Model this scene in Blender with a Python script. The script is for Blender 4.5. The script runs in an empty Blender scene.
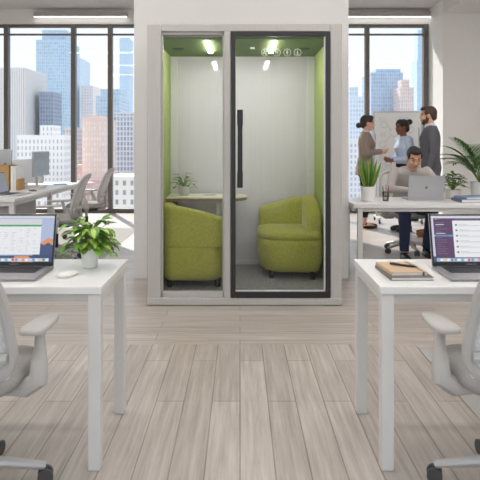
import bpy, bmesh, math, random
from mathutils import Vector, Matrix, Euler, noise
PI = math.pi
rad = math.radians
SC = bpy.context.scene
COL = SC.collection
V = Vector

# ------------------------------------------------------------------ materials
def srgb(r, g, b):
    f = lambda c: (c/255/12.92) if c/255 <= .04045 else ((c/255+.055)/1.055)**2.4
    return (f(r), f(g), f(b), 1)
MATS = {}
def mat(name, col, rough=.5, var=0.0, scale=20, bump=0.0, metal=0.0, stretch=(1, 1, 1), emit=None, es=0, spec=.5, sheen=0):
    if name in MATS: return MATS[name]
    m = bpy.data.materials.new(name); m.use_nodes = True
    nt = m.node_tree; N = nt.nodes; L = nt.links
    b = N['Principled BSDF']
    b.inputs['Base Color'].default_value = col
    b.inputs['Roughness'].default_value = rough
    b.inputs['Metallic'].default_value = metal
    b.inputs['Specular IOR Level'].default_value = spec
    if sheen: b.inputs['Sheen Weight'].default_value = sheen
    if emit:
        b.inputs['Emission Color'].default_value = emit
        b.inputs['Emission Strength'].default_value = es
    if var or bump:
        tc = N.new('ShaderNodeTexCoord'); mp = N.new('ShaderNodeMapping')
        mp.inputs['Scale'].default_value = stretch
        nz = N.new('ShaderNodeTexNoise'); nz.inputs['Scale'].default_value = scale
        nz.inputs['Detail'].default_value = 6
        L.new(tc.outputs['Object'], mp.inputs[0]); L.new(mp.outputs[0], nz.inputs['Vector'])
        if var:
            rp = N.new('ShaderNodeValToRGB')
            c = col
            rp.color_ramp.elements[0].position = .3; rp.color_ramp.elements[1].position = .7
            rp.color_ramp.elements[0].color = (c[0]*(1-var), c[1]*(1-var), c[2]*(1-var), 1)
            rp.color_ramp.elements[1].color = (min(1, c[0]*(1+var)), min(1, c[1]*(1+var)), min(1, c[2]*(1+var)), 1)
            L.new(nz.outputs['Fac'], rp.inputs[0]); L.new(rp.outputs[0], b.inputs['Base Color'])
        if bump:
            bp = N.new('ShaderNodeBump'); bp.inputs['Strength'].default_value = bump; bp.inputs['Distance'].default_value = .01
            L.new(nz.outputs['Fac'], bp.inputs['Height']); L.new(bp.outputs[0], b.inputs['Normal'])
    MATS[name] = m
    return m

def glass(name, tint=(1, 1, 1, 1), refl=1.0):
    m = bpy.data.materials.new(name); m.use_nodes = True
    nt = m.node_tree; N = nt.nodes; L = nt.links; N.clear()
    out = N.new('ShaderNodeOutputMaterial'); mx = N.new('ShaderNodeMixShader')
    t = N.new('ShaderNodeBsdfTransparent'); t.inputs[0].default_value = tint
    g = N.new('ShaderNodeBsdfGlossy'); g.inputs['Roughness'].default_value = .01
    lw = N.new('ShaderNodeFresnel'); lw.inputs['IOR'].default_value = 1.35
    mu = N.new('ShaderNodeMath'); mu.operation = 'MULTIPLY'; mu.inputs[1].default_value = refl
    L.new(lw.outputs[0], mu.inputs[0]); L.new(mu.outputs[0], mx.inputs[0])
    L.new(t.outputs[0], mx.inputs[1]); L.new(g.outputs[0], mx.inputs[2]); L.new(mx.outputs[0], out.inputs[0])
    return m

def planks(name, c1, c2, cm, rot=0, L_=1.5, W=.14, rough=.35):
    m = bpy.data.materials.new(name); m.use_nodes = True
    nt = m.node_tree; N = nt.nodes; L = nt.links; b = N['Principled BSDF']
    tc = N.new('ShaderNodeTexCoord'); mp = N.new('ShaderNodeMapping')
    mp.inputs['Rotation'].default_value = (0, 0, rot)
    br = N.new('ShaderNodeTexBrick'); br.offset = .37
    br.inputs['Color1'].default_value = c1; br.inputs['Color2'].default_value = c2; br.inputs['Mortar'].default_value = cm
    br.inputs['Scale'].default_value = 1; br.inputs['Brick Width'].default_value = L_; br.inputs['Row Height'].default_value = W
    br.inputs['Mortar Size'].default_value = .003; br.inputs['Mortar Smooth'].default_value = .2; br.inputs['Bias'].default_value = 0
    m2 = N.new('ShaderNodeMapping'); m2.inputs['Scale'].default_value = (1.2, 22, 1)
    nz = N.new('ShaderNodeTexNoise'); nz.inputs['Scale'].default_value = 1.6; nz.inputs['Detail'].default_value = 8; nz.inputs['Roughness'].default_value = .65
    rp = N.new('ShaderNodeValToRGB'); rp.color_ramp.elements[0].position = .3; rp.color_ramp.elements[1].position = .72
    rp.color_ramp.elements[0].color = (.66, .63, .6, 1); rp.color_ramp.elements[1].color = (1.12, 1.12, 1.12, 1)
    mx = N.new('ShaderNodeMixRGB'); mx.blend_type = 'MULTIPLY'; mx.inputs[0].default_value = 1
    L.new(tc.outputs['Object'], mp.inputs[0]); L.new(mp.outputs[0], br.inputs['Vector'])
    L.new(mp.outputs[0], m2.inputs[0]); L.new(m2.outputs[0], nz.inputs['Vector']); L.new(nz.outputs['Fac'], rp.inputs[0])
    L.new(br.outputs['Color'], mx.inputs[1]); L.new(rp.outputs[0], mx.inputs[2]); L.new(mx.outputs[0], b.inputs['Base Color'])
    b.inputs['Roughness'].default_value = rough
    return m

def facade(name, wall, win, w, h, gap, rough=.6, metal=0.0):
    """window grid in the wall: brick texture without offset"""
    m = bpy.data.materials.new(name); m.use_nodes = True
    nt = m.node_tree; N = nt.nodes; L = nt.links; b = N['Principled BSDF']
    tc = N.new('ShaderNodeTexCoord'); sp = N.new('ShaderNodeSeparateXYZ'); ad = N.new('ShaderNodeMath'); ad.operation = 'ADD'
    cb = N.new('ShaderNodeCombineXYZ')
    br = N.new('ShaderNodeTexBrick'); br.offset = 0
    dark = (win[0]*.72, win[1]*.74, win[2]*.78, 1)
    br.inputs['Color1'].default_value = win; br.inputs['Color2'].default_value = dark; br.inputs['Mortar'].default_value = wall
    br.inputs['Scale'].default_value = 1; br.inputs['Brick Width'].default_value = w; br.inputs['Row Height'].default_value = h
    br.inputs['Mortar Size'].default_value = gap; br.inputs['Bias'].default_value = -.1
    L.new(tc.outputs['Object'], sp.inputs[0]); L.new(sp.outputs[0], ad.inputs[0]); L.new(sp.outputs[1], ad.inputs[1])
    L.new(ad.outputs[0], cb.inputs[0]); L.new(sp.outputs[2], cb.inputs[1])
    L.new(cb.outputs[0], br.inputs['Vector']); L.new(br.outputs['Color'], b.inputs['Base Color'])
    b.inputs['Roughness'].default_value = rough; b.inputs['Specular IOR Level'].default_value = .3
    return m

M = {}
M['white_wall'] = mat('white wall paint', srgb(228, 226, 223), .75, .012, 3)
M['grey_wall'] = mat('pale grey wall paint', srgb(238, 236, 233), .8, .012, 3)
M['ceiling'] = mat('grey ceiling paint', srgb(212, 209, 206), .9)
M['floor'] = planks('washed oak planks', srgb(196, 187, 180), srgb(180, 171, 164), srgb(150, 138, 128))
M['floor2'] = planks('washed oak planks laid lengthwise', srgb(196, 187, 180), srgb(180, 171, 164), srgb(140, 129, 119), rot=PI/2)
M['rug'] = mat('grey loop pile rug', srgb(168, 165, 162), .95, .12, 160, .2)
M['bronze'] = mat('dark bronze window metal', srgb(108, 102, 96), .45)
M['lampbody'] = mat('grey lamp housing', srgb(175, 172, 168), .5)
M['lamp'] = mat('lamp diffuser', (1, 1, 1, 1), .5, emit=(1, .975, .93, 1), es=2.2)
M['lampfill'] = mat('fill lamp diffuser', (1, 1, 1, 1), .5, emit=(1, .97, .93, 1), es=14)  # glow of the added panels out of view overhead
M['boothlamp'] = mat('booth lamp diffuser', (1, 1, 1, 1), .5, emit=(1, .98, .95, 1), es=47)
M['winglass'] = glass('window glass', (.97, .985, 1, 1), .8)
M['boothglass'] = glass('booth glass', (.98, .985, .975, 1), .9)
M['boothframe'] = mat('warm grey booth frame', srgb(180, 176, 172), .5, .06, 10, 0, 0, (14, 14, .4))
M['boothin'] = mat('booth inner white panel', srgb(217, 211, 220), .07, .02, 6, 0, 0, (10, 1, .2), spec=.6)
M['boothpost'] = mat('booth corner post', srgb(218, 216, 217), .4)
M['green_wall'] = mat('green acoustic felt', srgb(164, 178, 106), .95, .05, 120, .1)
M['green_ceil'] = mat('green booth ceiling felt', srgb(106, 128, 58), .95, .08, 90, .1)
M['vent'] = mat('dark green vent', srgb(62, 88, 46), .7)
M['booth_carpet'] = mat('dark grey booth carpet', srgb(152, 147, 153), .98, .5, 75, .4)
M['black_metal'] = mat('black anodised metal', srgb(34, 33, 32), .38)
M['sofa'] = mat('olive green woven fabric', srgb(172, 170, 74), .92, .13, 60, .25, sheen=.2)
M['dark_plinth'] = mat('black sofa foot', srgb(26, 25, 24), .5)
M['white_lam'] = mat('white laminate', srgb(226, 224, 222), .32)
M['white_leg'] = mat('white steel', srgb(214, 211, 208), .4)
M['table_edge'] = mat('booth table oak edge', srgb(140, 112, 84), .5, .1, 30)
M['table_top'] = mat('booth table cream top', srgb(238, 231, 220), .4)
M['bracket'] = mat('dark olive wall bracket', srgb(78, 80, 66), .6)
M['paper'] = mat('paper', srgb(238, 236, 232), .7)
M['tan_paper'] = mat('tan print', srgb(186, 160, 128), .7)
M['chair_grey'] = mat('light grey chair shell', srgb(182, 179, 176), .55)
M['chair_fab'] = mat('grey chair fabric', srgb(160, 158, 155), .95, .1, 120, .2)
M['chair_mesh'] = mat('pale chair mesh', srgb(212, 210, 207), .9, .18, 90, .3)
M['chair_dark'] = mat('dark grey chair mechanism', srgb(72, 71, 72), .5)
M['chrome'] = mat('brushed chair steel', srgb(188, 186, 184), .35, metal=.3)
M['alu'] = mat('silver aluminium', srgb(186, 187, 190), .34, metal=.55)
M['alu_dark'] = mat('space grey aluminium', srgb(158, 157, 158), .38, metal=.5)
M['logo_grey'] = mat('logo grey', srgb(112, 114, 118), .3, metal=.3)
M['black'] = mat('black plastic', srgb(16, 16, 17), .35)
M['key'] = mat('black keys', srgb(38, 38, 40), .5)
M['pot'] = mat('white ceramic', srgb(232, 230, 227), .35)
M['pot2'] = mat('matt warm white pot', srgb(222, 214, 205), .6)
M['soil'] = mat('potting soil', srgb(58, 44, 34), .95, .3, 60)
M['leaf'] = mat('leaf green', srgb(88, 132, 44), .45, .22, 12)
M['leaf_lt'] = mat('pale leaf streak', srgb(176, 200, 92), .45, .15, 14)
M['leaf_mid'] = mat('bright leaf green', srgb(108, 156, 54), .45, .2, 12)
M['leaf_dk'] = mat('deep leaf green', srgb(52, 92, 46), .45, .22, 10)
M['leaf_edge'] = mat('yellow leaf margin', srgb(170, 178, 84), .5)
M['stem'] = mat('plant stem', srgb(104, 128, 62), .6)
M['tan_cover'] = mat('tan kraft notebook cover', srgb(198, 170, 140), .75, .05, 40)
M['grey_cover'] = mat('grey notebook cover', srgb(112, 112, 110), .7)
M['cardboard'] = mat('tan cardboard', srgb(182, 146, 96), .8, .06, 30)
M['blue_cover'] = mat('blue folder card', srgb(134, 158, 196), .6)
M['blue_dk'] = mat('slate folder card', srgb(104, 116, 140), .6)
M['wb'] = mat('whiteboard enamel', srgb(236, 237, 236), .25)
M['marker'] = mat('marker ink', srgb(176, 179, 184), .6)
M['partition'] = mat('white desk screen', srgb(228, 230, 233), .7)
M['monitor_screen'] = mat('monitor screen', srgb(96, 104, 112), .2, .5, 1.2, 0, 0, (1, 1, 3), emit=srgb(120, 130, 140), es=.35)
M['skin_a'] = mat('fair skin', srgb(222, 172, 146), .55)
M['skin_b'] = mat('brown skin', srgb(132, 86, 62), .55)
M['skin_c'] = mat('light skin', srgb(216, 168, 140), .55)
M['eye'] = mat('dark eye', srgb(44, 32, 28), .3)
M['lip'] = mat('lip', srgb(178, 98, 92), .5)
M['lip_b'] = mat('dark lip', srgb(104, 54, 48), .5)
M['hair_bl'] = mat('black hair', srgb(30, 25, 24), .5, .3, 40, .3)
M['hair_br'] = mat('dark brown hair', srgb(48, 36, 30), .5, .3, 40, .3)
M['hair_br2'] = mat('brown hair', srgb(74, 54, 42), .5, .3, 40, .3)
M['taupe'] = mat('taupe blazer cloth', srgb(150, 134, 124), .9, .06, 70, .1)
M['cream'] = mat('cream blouse', srgb(226, 214, 202), .8)
M['lblue'] = mat('pale blue cotton', srgb(190, 204, 226), .85, .05, 20)
M['suit'] = mat('charcoal suit cloth', srgb(98, 97, 104), .9, .07, 80, .1)
M['wshirt'] = mat('white shirt cotton', srgb(232, 234, 240), .8)
M['sweater'] = mat('oatmeal knit', srgb(188, 180, 176), .95, .07, 90, .2)
M['navy'] = mat('navy denim', srgb(40, 50, 78), .9, .12, 60, .1)
M['blackcloth'] = mat('black cloth', srgb(34, 34, 40), .9)
M['blackshoe'] = mat('black leather', srgb(20, 19, 20), .3)
M['brownshoe'] = mat('brown leather', srgb(118, 70, 46), .4)
M['seam'] = mat('dark seam', srgb(96, 104, 28), .9)

def scr(name, c, es=.85):
    return mat(name, (0.02, 0.02, 0.02, 1), .25, emit=c, es=es)
S_WHITE = scr('screen white', srgb(238, 240, 243)); S_GREY = scr('screen grey', srgb(214, 216, 220)); S_GREEN = scr('screen green', srgb(66, 158, 96))
S_LINE = scr('screen line', srgb(196, 198, 202)); S_SKY = scr('screen sky', srgb(176, 190, 222)); S_MTN = scr('screen mountain', srgb(62, 78, 118))
S_ORANGE = scr('screen orange', srgb(226, 148, 96)); S_PURPLE = scr('screen purple', srgb(86, 52, 92)); S_PURP2 = scr('screen violet', srgb(120, 92, 126))
S_BLUE = scr('screen blue', srgb(92, 160, 206)); S_DOT = scr('screen avatar', srgb(112, 92, 84)); S_LAV = scr('screen lavender', srgb(206, 208, 226))
S_TEAL = scr('screen teal', srgb(96, 190, 196)); S_RED = scr('screen red', srgb(220, 92, 84)); S_YEL = scr('screen yellow', srgb(238, 206, 110))

# ------------------------------------------------------------------ mesh builder
class MB:
    def __init__(s): s.bm = bmesh.new(); s.mats = []
    def mi(s, m):
        if m not in s.mats: s.mats.append(m)
        return s.mats.index(m)
    def _fin(s, verts, m, mtx=None):
        if mtx is not None: bmesh.ops.transform(s.bm, matrix=mtx, verts=verts)
        i = s.mi(m); vs = set(verts)
        for v in verts:
            for f in v.link_faces:
                f.material_index = i
    def box(s, x0, x1, y0, y1, z0, z1, m, mtx=None):
        r = bmesh.ops.create_cube(s.bm, size=1)['verts']
        bmesh.ops.transform(s.bm, matrix=Matrix.Translation(((x0+x1)/2, (y0+y1)/2, (z0+z1)/2)) @ Matrix.Diagonal((abs(x1-x0), abs(y1-y0), abs(z1-z0), 1)), verts=r)
        s._fin(r, m, mtx)
    def ell(s, c, r, m, rot=None, seg=20, rings=14, mtx=None):
        vs = bmesh.ops.create_uvsphere(s.bm, u_segments=seg, v_segments=rings, radius=1)['verts']
        R = (rot if rot is not None else Matrix()).to_4x4()
        bmesh.ops.transform(s.bm, matrix=Matrix.Translation(c) @ R @ Matrix.Diagonal((r[0], r[1], r[2], 1)), verts=vs)
        s._fin(vs, m, mtx)
    def cyl(s, p0, p1, r0, m, r1=None, seg=16, mtx=None):
        p0 = V(p0); p1 = V(p1); d = p1-p0
        vs = bmesh.ops.create_cone(s.bm, cap_ends=True, segments=seg, radius1=r0, radius2=r0 if r1 is None else r1, depth=d.length)['verts']
        q = V((0, 0, 1)).rotation_difference(d.normalized()).to_matrix().to_4x4()
        bmesh.ops.transform(s.bm, matrix=Matrix.Translation((p0+p1)/2) @ q, verts=vs)
        s._fin(vs, m, mtx)
    def cap(s, p0, p1, r0, m, r1=None, seg=16):
        r1 = r0 if r1 is None else r1
        s.cyl(p0, p1, r0, m, r1, seg); s.ell(p0, (r0,)*3, m, None, seg, 10); s.ell(p1, (r1,)*3, m, None, seg, 10)
    def rings(s, rings, m, closed=True, caps=True):
        vr = [[s.bm.verts.new(p) for p in r] for r in rings]
        i = s.mi(m); n = len(vr[0])
        for a, b in zip(vr, vr[1:]):
            for k in range(n if closed else n-1):
                f = s.bm.faces.new((a[k], a[(k+1) % n], b[(k+1) % n], b[k])); f.material_index = i
        if caps and closed:
            f = s.bm.faces.new(list(reversed(vr[0]))); f.material_index = i
            f = s.bm.faces.new(vr[-1]); f.material_index = i
        return vr
    def loft(s, secs, m, n=24, p=2.0):
        """secs: (z, cx, cy, rx, ry)"""
        out = []
        for (z, cx, cy, rx, ry) in secs:
            r = []
            for k in range(n):
                a = 2*PI*k/n; c, sn = math.cos(a), math.sin(a)
                r.append((cx+rx*math.copysign(abs(c)**(2/p), c), cy+ry*math.copysign(abs(sn)**(2/p), sn), z))
            out.append(r)
        s.rings(out, m)
    def lathe(s, prof, m, c=(0, 0, 0), seg=28, caps=True):
        s.rings([[(c[0]+r*math.cos(2*PI*k/seg), c[1]+r*math.sin(2*PI*k/seg), c[2]+z) for k in range(seg)] for r, z in prof], m, True, caps)
    def tube(s, pts, r, m, seg=8, ry=None):
        pts = [V(p) for p in pts]; rings = []
        rs = r if isinstance(r, (list, tuple)) else [r]*len(pts)
        up = V((0, 0, 1))
        for i, p in enumerate(pts):
            t = (pts[min(i+1, len(pts)-1)]-pts[max(i-1, 0)]).normalized()
            if i == 0:
                u = up if abs(t.dot(up)) < .95 else V((0, 1, 0))
                a = t.cross(u).normalized()
            else:
                a = (a-t*a.dot(t)).normalized()
            b = a.cross(t).normalized()
            k2 = (ry/r) if ry else 1
            rings.append([p+a*(rs[i]*math.cos(2*PI*k/seg))+b*(rs[i]*k2*math.sin(2*PI*k/seg)) for k in range(seg)])
        s.rings(rings, m)
    def prism(s, poly, z0, z1, m, mtx=None):
        a = [s.bm.verts.new((x, y, z0)) for x, y in poly]; b = [s.bm.verts.new((x, y, z1)) for x, y in poly]
        i = s.mi(m); n = len(poly)
        fs = [s.bm.faces.new(list(reversed(a))), s.bm.faces.new(b)]
        for k in range(n): fs.append(s.bm.faces.new((a[k], a[(k+1) % n], b[(k+1) % n], b[k])))
        for f in fs: f.material_index = i
        if mtx is not None: bmesh.ops.transform(s.bm, matrix=mtx, verts=a+b)
    def quad(s, pts, m):
        f = s.bm.faces.new([s.bm.verts.new(p) for p in pts]); f.material_index = s.mi(m)
    def build(s, name, parent=None, bevel=0, smooth=True, ang=35, sub=0, seg=2, loc=None, rot=None):
        bmesh.ops.recalc_face_normals(s.bm, faces=s.bm.faces)
        me = bpy.data.meshes.new(name); s.bm.to_mesh(me); s.bm.free()
        for m in s.mats: me.materials.append(m)
        return link(name, me, parent, bevel, smooth, ang, sub, seg, loc, rot)

def link(name, me, parent=None, bevel=0, smooth=True, ang=35, sub=0, seg=2, loc=None, rot=None):
    o = bpy.data.objects.new(name, me); COL.objects.link(o)
    if parent is not None: o.parent = parent
    if loc: o.location = loc
    if rot: o.rotation_euler = rot
    if bevel:
        b = o.modifiers.new('bevel', 'BEVEL'); b.width = bevel; b.segments = seg; b.limit_method = 'ANGLE'; b.angle_limit = rad(40)
    if sub:
        b = o.modifiers.new('sub', 'SUBSURF'); b.levels = sub; b.render_levels = sub
    if smooth:
        try: me.shade_auto_smooth
        except AttributeError: pass
        for p in me.polygons: p.use_smooth = True
        if not sub:
            for e in me.edges: pass
            me.set_sharp_from_angle(angle=rad(ang))
    return o

def part(name, parent, fn, **k):
    mb = MB(); fn(mb); return mb.build(name, parent, **k)
def boxpart(name, parent, m, *b, bevel=.003, **k):
    mb = MB(); mb.box(*b, m); return mb.build(name, parent, bevel=bevel, **k)

def thing(name, label, cat, loc=(0, 0, 0), rotz=0, group=None):
    o = bpy.data.objects.new(name, None); COL.objects.link(o); o.empty_display_size = .1
    o.location = loc; o.rotation_euler = (0, 0, rotz)
    o['label'] = label; o['category'] = cat
    if group: o['group'] = group
    return o
def tag(o, label, cat, group=None):
    o['label'] = label; o['category'] = cat
    if group: o['group'] = group
    return o
def struct(o): o['kind'] = 'structure'; return o
def dup(o, loc=None, rotz=None, label=None, parent=None):
    c = o.copy(); COL.objects.link(c)
    if parent is not None: c.parent = parent
    if loc is not None: c.location = loc
    if rotz is not None: c.rotation_euler = (0, 0, rotz)
    if label: c['label'] = label
    for ch in list(o.children): dup(ch, parent=c)
    return c

def organic(mb, voxel, it=3, face_mat=None, mats=None):
    """union of overlapping closed lumps into one continuous skin"""
    bmesh.ops.recalc_face_normals(mb.bm, faces=mb.bm.faces)
    me = bpy.data.meshes.new('tmp'); mb.bm.to_mesh(me); mb.bm.free()
    o = bpy.data.objects.new('tmp', me); COL.objects.link(o)
    r = o.modifiers.new('r', 'REMESH'); r.mode = 'VOXEL'; r.voxel_size = voxel
    s = o.modifiers.new('s', 'SMOOTH'); s.factor = .5; s.iterations = it
    dg = bpy.context.evaluated_depsgraph_get()
    out = bpy.data.meshes.new_from_object(o.evaluated_get(dg))
    bpy.data.objects.remove(o); bpy.data.meshes.remove(me)
    out.materials.clear()
    for m in (mats or mb.mats): out.materials.append(m)
    for p in out.polygons:
        p.use_smooth = True
        p.material_index = face_mat(p.center) if face_mat else 0
    return out

# ------------------------------------------------------------------ room shell
H = 3.73
YW = 10.95
def S(name, m, boxes, bevel=0):
    mb = MB()
    for b in boxes: mb.box(*b, m)
    return struct(mb.build(name, None, bevel=bevel, smooth=False))
S('floor', M['floor'], [(-5.6, 5.6, 3.84, 11.3, -.2, 0)])
S('floor_near', M['floor2'], [(-5.6, 5.6, -1.5, 3.84, -.2, 0)])
S('ceiling', M['ceiling'], [(-5.6, 5.6, -1.5, 11.3, H, H+.2)])
S('ceiling_bulkhead', M['white_wall'], [(3.46, 5.5, 5.2, 10.2, 3.5, H)])
S('wall_left', M['white_wall'], [(-5.8, -5.6, -1.5, 11.3, -.2, H+.2)])
S('wall_right', M['white_wall'], [(5.6, 5.8, -1.5, 11.3, -.2, H+.2)])
S('wall_back', M['white_wall'], [(-5.6, 5.6, YW, 11.25, 3.46, H), (-.12, .12, YW, 11.25, 0, 3.46)])
S('wall_column', M['grey_wall'], [(3.46, 5.6, 10.2, 11.25, 0, H)])
S('wall_center', M['white_wall'], [(-1.01, -.77, 5.7, 6.3, 0, H), (.84, 1.035, 5.7, 6.3, 0, H), (-.77, .84, 5.7, 6.3, 2.26, H), (-.77, .84, 6.0, 6.3, 0, 2.26)])
def rug(name, b, label):
    mb = MB(); mb.box(*b, M['rug']); o = mb.build(name, None, bevel=.002); tag(o, label, 'rug')
rug('rug', (-5.2, -1.53, 5.3, 9.0, 0.0005, .005), 'large grey rug under the far bench desk and its two swivel chairs')
rug('rug', (1.12, 2.2, .8, 3.78, 0.0005, .005), 'grey rug under the swivel chair beside the laptop with a purple sidebar')

def window(n, x0, x1, mull):
    o = MB(); m = M['bronze']; w = .05
    z0, z1 = 0.0, 3.46
    o.box(x0, x1, YW+.02, YW+.12, z1-.055, z1, m); o.box(x0, x1, YW+.02, YW+.12, z0, .075, m)
    o.box(x0, x1, YW+.03, YW+.10, 3.262, 3.292, m)
    for i, x in enumerate(mull):
        o.box(x-.04, x+.04, YW+.0, YW+.12, z0, z1, m)
    o = struct(o.build('window_%d' % n, None, bevel=.004, smooth=False))
    g = MB(); g.box(x0, x1, YW+.06, YW+.068, .05, 3.43, M['winglass'])
    g.build('glass', o, smooth=False)
window(1, -5.6, -.12, [-5.54, -4.29, -3.06, -2.385, -1.25, -.18])
window(2, .12, 3.46, [.18, 1.25, 2.335, 3.405])

# wall lamps over the windows
def wall_lamp(x0, x1, label):
    t = thing('linear_sconce', label, 'lamp', ((x0+x1)/2, YW-.02, 3.6), group='linear lamps above the windows')
    h = (x1-x0)/2
    boxpart('housing', t, M['lampbody'], -h, h, -.10, .02, -.022, .052, bevel=.004)
    boxpart('diffuser', t, M['lamp'], -h, h, -.095, -.02, -.032, -.022, bevel=.002)
wall_lamp(-3.74, -2.06, 'long grey linear lamp over the window by the bench desk')
wall_lamp(1.15, 3.455, 'long linear lamp over the window behind the whiteboard')
t0 = None  # grid of unseen light panels overhead, added to brighten the room
for x in (-3.6, -1.2, 1.2, 3.6):
    for y in (1.0, 3.6, 6.2):
        if t0 is None:
            t0 = thing('fill_light', 'long fill light panel above the desks, unseen and added to brighten the room', 'fill light', (x, y, H-.06), group='fill light panels')
            boxpart('housing', t0, M['lampbody'], -.9, .9, -.16, .16, 0, .06)
            boxpart('diffuser', t0, M['lampfill'], -.88, .88, -.14, .14, -.012, 0)
        else: dup(t0, (x, y, (H if x < 3 or y < 5 else 3.5)-.06))

# ------------------------------------------------------------------ phone booth
B = thing('phone_booth', 'grey framed glass phone booth with green lining and two seats inside', 'booth', (.035, 4.75, 0))
def bx(x): return x-.035
def by(y): return y-4.75
def frame_fn(mb):
    m = M['boothframe']
    mb.box(bx(-.739), bx(-.6275), 0, .11, .055, 2.237, m)
    mb.box(bx(-.127), bx(-.0735), 0, .10, .055, 2.18, m)
    mb.box(bx(.717), bx(.81), 0, .11, .055, 2.237, m)
    mb.box(bx(-.6275), bx(.717), 0, .11, 2.178, 2.237, m)
part('front_frame', B, frame_fn, bevel=.006)
part('sill', B, lambda mb: mb.box(bx(-.742), bx(.813), -.008, .14, .004, .062, M['boothframe']), bevel=.005)
def sash(mb):
    m = M['boothframe']
    x0, x1, z0, z1 = bx(-.6275), bx(-.127), .062, 2.178
    mb.box(x0, x1, .02, .075, z1-.022, z1, m); mb.box(x0, x1, .02, .075, z0, z0+.045, m)
    mb.box(x0, x0+.012, .02, .075, z0, z1, m); mb.box(x1-.012, x1, .02, .075, z0, z1, m)
sh = part('window_sash', B, sash, bevel=.003)
boxpart('glass', sh, M['boothglass'], bx(-.62), bx(-.135), .045, .053, .09, 2.165, bevel=0)
for sx, n in ((-1, 0), (1, 1)):
    xo = bx(-.739) if sx < 0 else bx(.81); xi = bx(-.688) if sx < 0 else bx(.737)
    sp_ = boxpart('side_panel', B, M['boothframe'], min(xo, xi), max(xo, xi), .11, by(5.96), .03, 2.237, bevel=.004)
    a, b = (xi, xi+.006) if sx < 0 else (xi-.006, xi)
    boxpart('acoustic_panel', sp_, M['green_wall'], a, b, .115, by(5.88), .100, 2.139, bevel=.002)
boxpart('back_panel', B, M['boothin'], bx(-.688), bx(.737), by(5.885), by(5.96), .03, 2.237)
def posts(mb):
    for a, b in ((-.682, -.615), (.655, .731)):
        mb.box(bx(a), bx(b), by(5.868), by(5.885), .100, 2.139, M['boothpost'])
    mb.box(bx(-.615), bx(.655), by(5.872), by(5.885), .100, .14, M['boothpost'])
    mb.box(bx(-.615), bx(.655), by(5.872), by(5.885), 2.115, 2.139, M['boothpost'])
part('back_frame', B, posts, bevel=.003)
boxpart('roof', B, M['boothframe'], bx(-.688), bx(.737), .11, by(5.885), 2.15, 2.237)
boxpart('ceiling_panel', B, M['green_ceil'], bx(-.682), bx(.731), .11, by(5.872), 2.139, 2.15, bevel=0)
boxpart('floor_panel', B, M['booth_carpet'], bx(-.688), bx(.737), .14, by(5.885), .02, .095, bevel=.002)
# lamps in the booth ceiling: two short strips running front to back
def strip(x):
    l = MB(); l.box(bx(x-.019), bx(x+.019), by(4.95), by(5.55), 2.124, 2.139, M['boothlamp']); l.build('lamp_strip', B, bevel=.002)
strip(-.272); strip(.285)
for (xa, xb) in ((-.60, -.50), (.52, .62)):
    v = boxpart('air_vent', B, M['vent'], bx(xa), bx(xb), by(5.33), by(5.43), 2.128, 2.139, bevel=.003)
part('smoke_detector', B, lambda mb: mb.cyl((bx(.11), by(5.3), 2.125), (bx(.11), by(5.3), 2.139), .02, M['pot']))
boxpart('switch_panel', B, M['pot'], bx(-.682), bx(-.672), by(5.20), by(5.27), 1.40, 1.54, bevel=.003)
sk = boxpart('power_socket', B, M['pot'], bx(-.682), bx(-.672), by(5.20), by(5.27), 1.16, 1.28, bevel=.003)
def sock(mb):
    for z in (1.20, 1.24): mb.box(bx(-.672), bx(-.670), by(5.22), by(5.25), z-.012, z+.012, M['chair_dark'])
part('outlet', sk, sock)
# door
D = part('door', B, lambda mb: [mb.box(bx(-.0715), bx(-.0355), -.012, .04, .064, 2.176, M['black_metal']), mb.box(bx(.679), bx(.715), -.012, .04, .064, 2.176, M['black_metal']),
     mb.box(bx(-.0355), bx(.679), -.012, .04, 2.140, 2.176, M['black_metal']), mb.box(bx(-.0355), bx(.679), -.012, .04, .064, .112, M['black_metal'])], bevel=.003)
boxpart('glass', D, M['boothglass'], bx(-.037), bx(.681), .010, .018, .110, 2.142, bevel=0)
def trimf(mb):
    m = M['boothpost']
    mb.box(bx(.668), bx(.679), .004, .026, .112, 2.14, m); mb.box(bx(-.0355), bx(.679), .004, .026, .112, .121, m)
part('glazing_bead', D, trimf)
def handle(mb):
    x = bx(.0); m = M['black_metal']
    mb.cyl((x, -.062, .945), (x, -.062, 1.55), .019, m, seg=20)
    mb.cyl((x, -.062, .942), (x, -.062, 1.07), .0225, m, seg=20); mb.cyl((x, -.062, 1.43), (x, -.062, 1.553), .0225, m, seg=20)
    for z in (1.02, 1.48): mb.cyl((x, -.062, z), (x, .012, z), .012, m)
part('handle', D, handle, bevel=.002)
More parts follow.
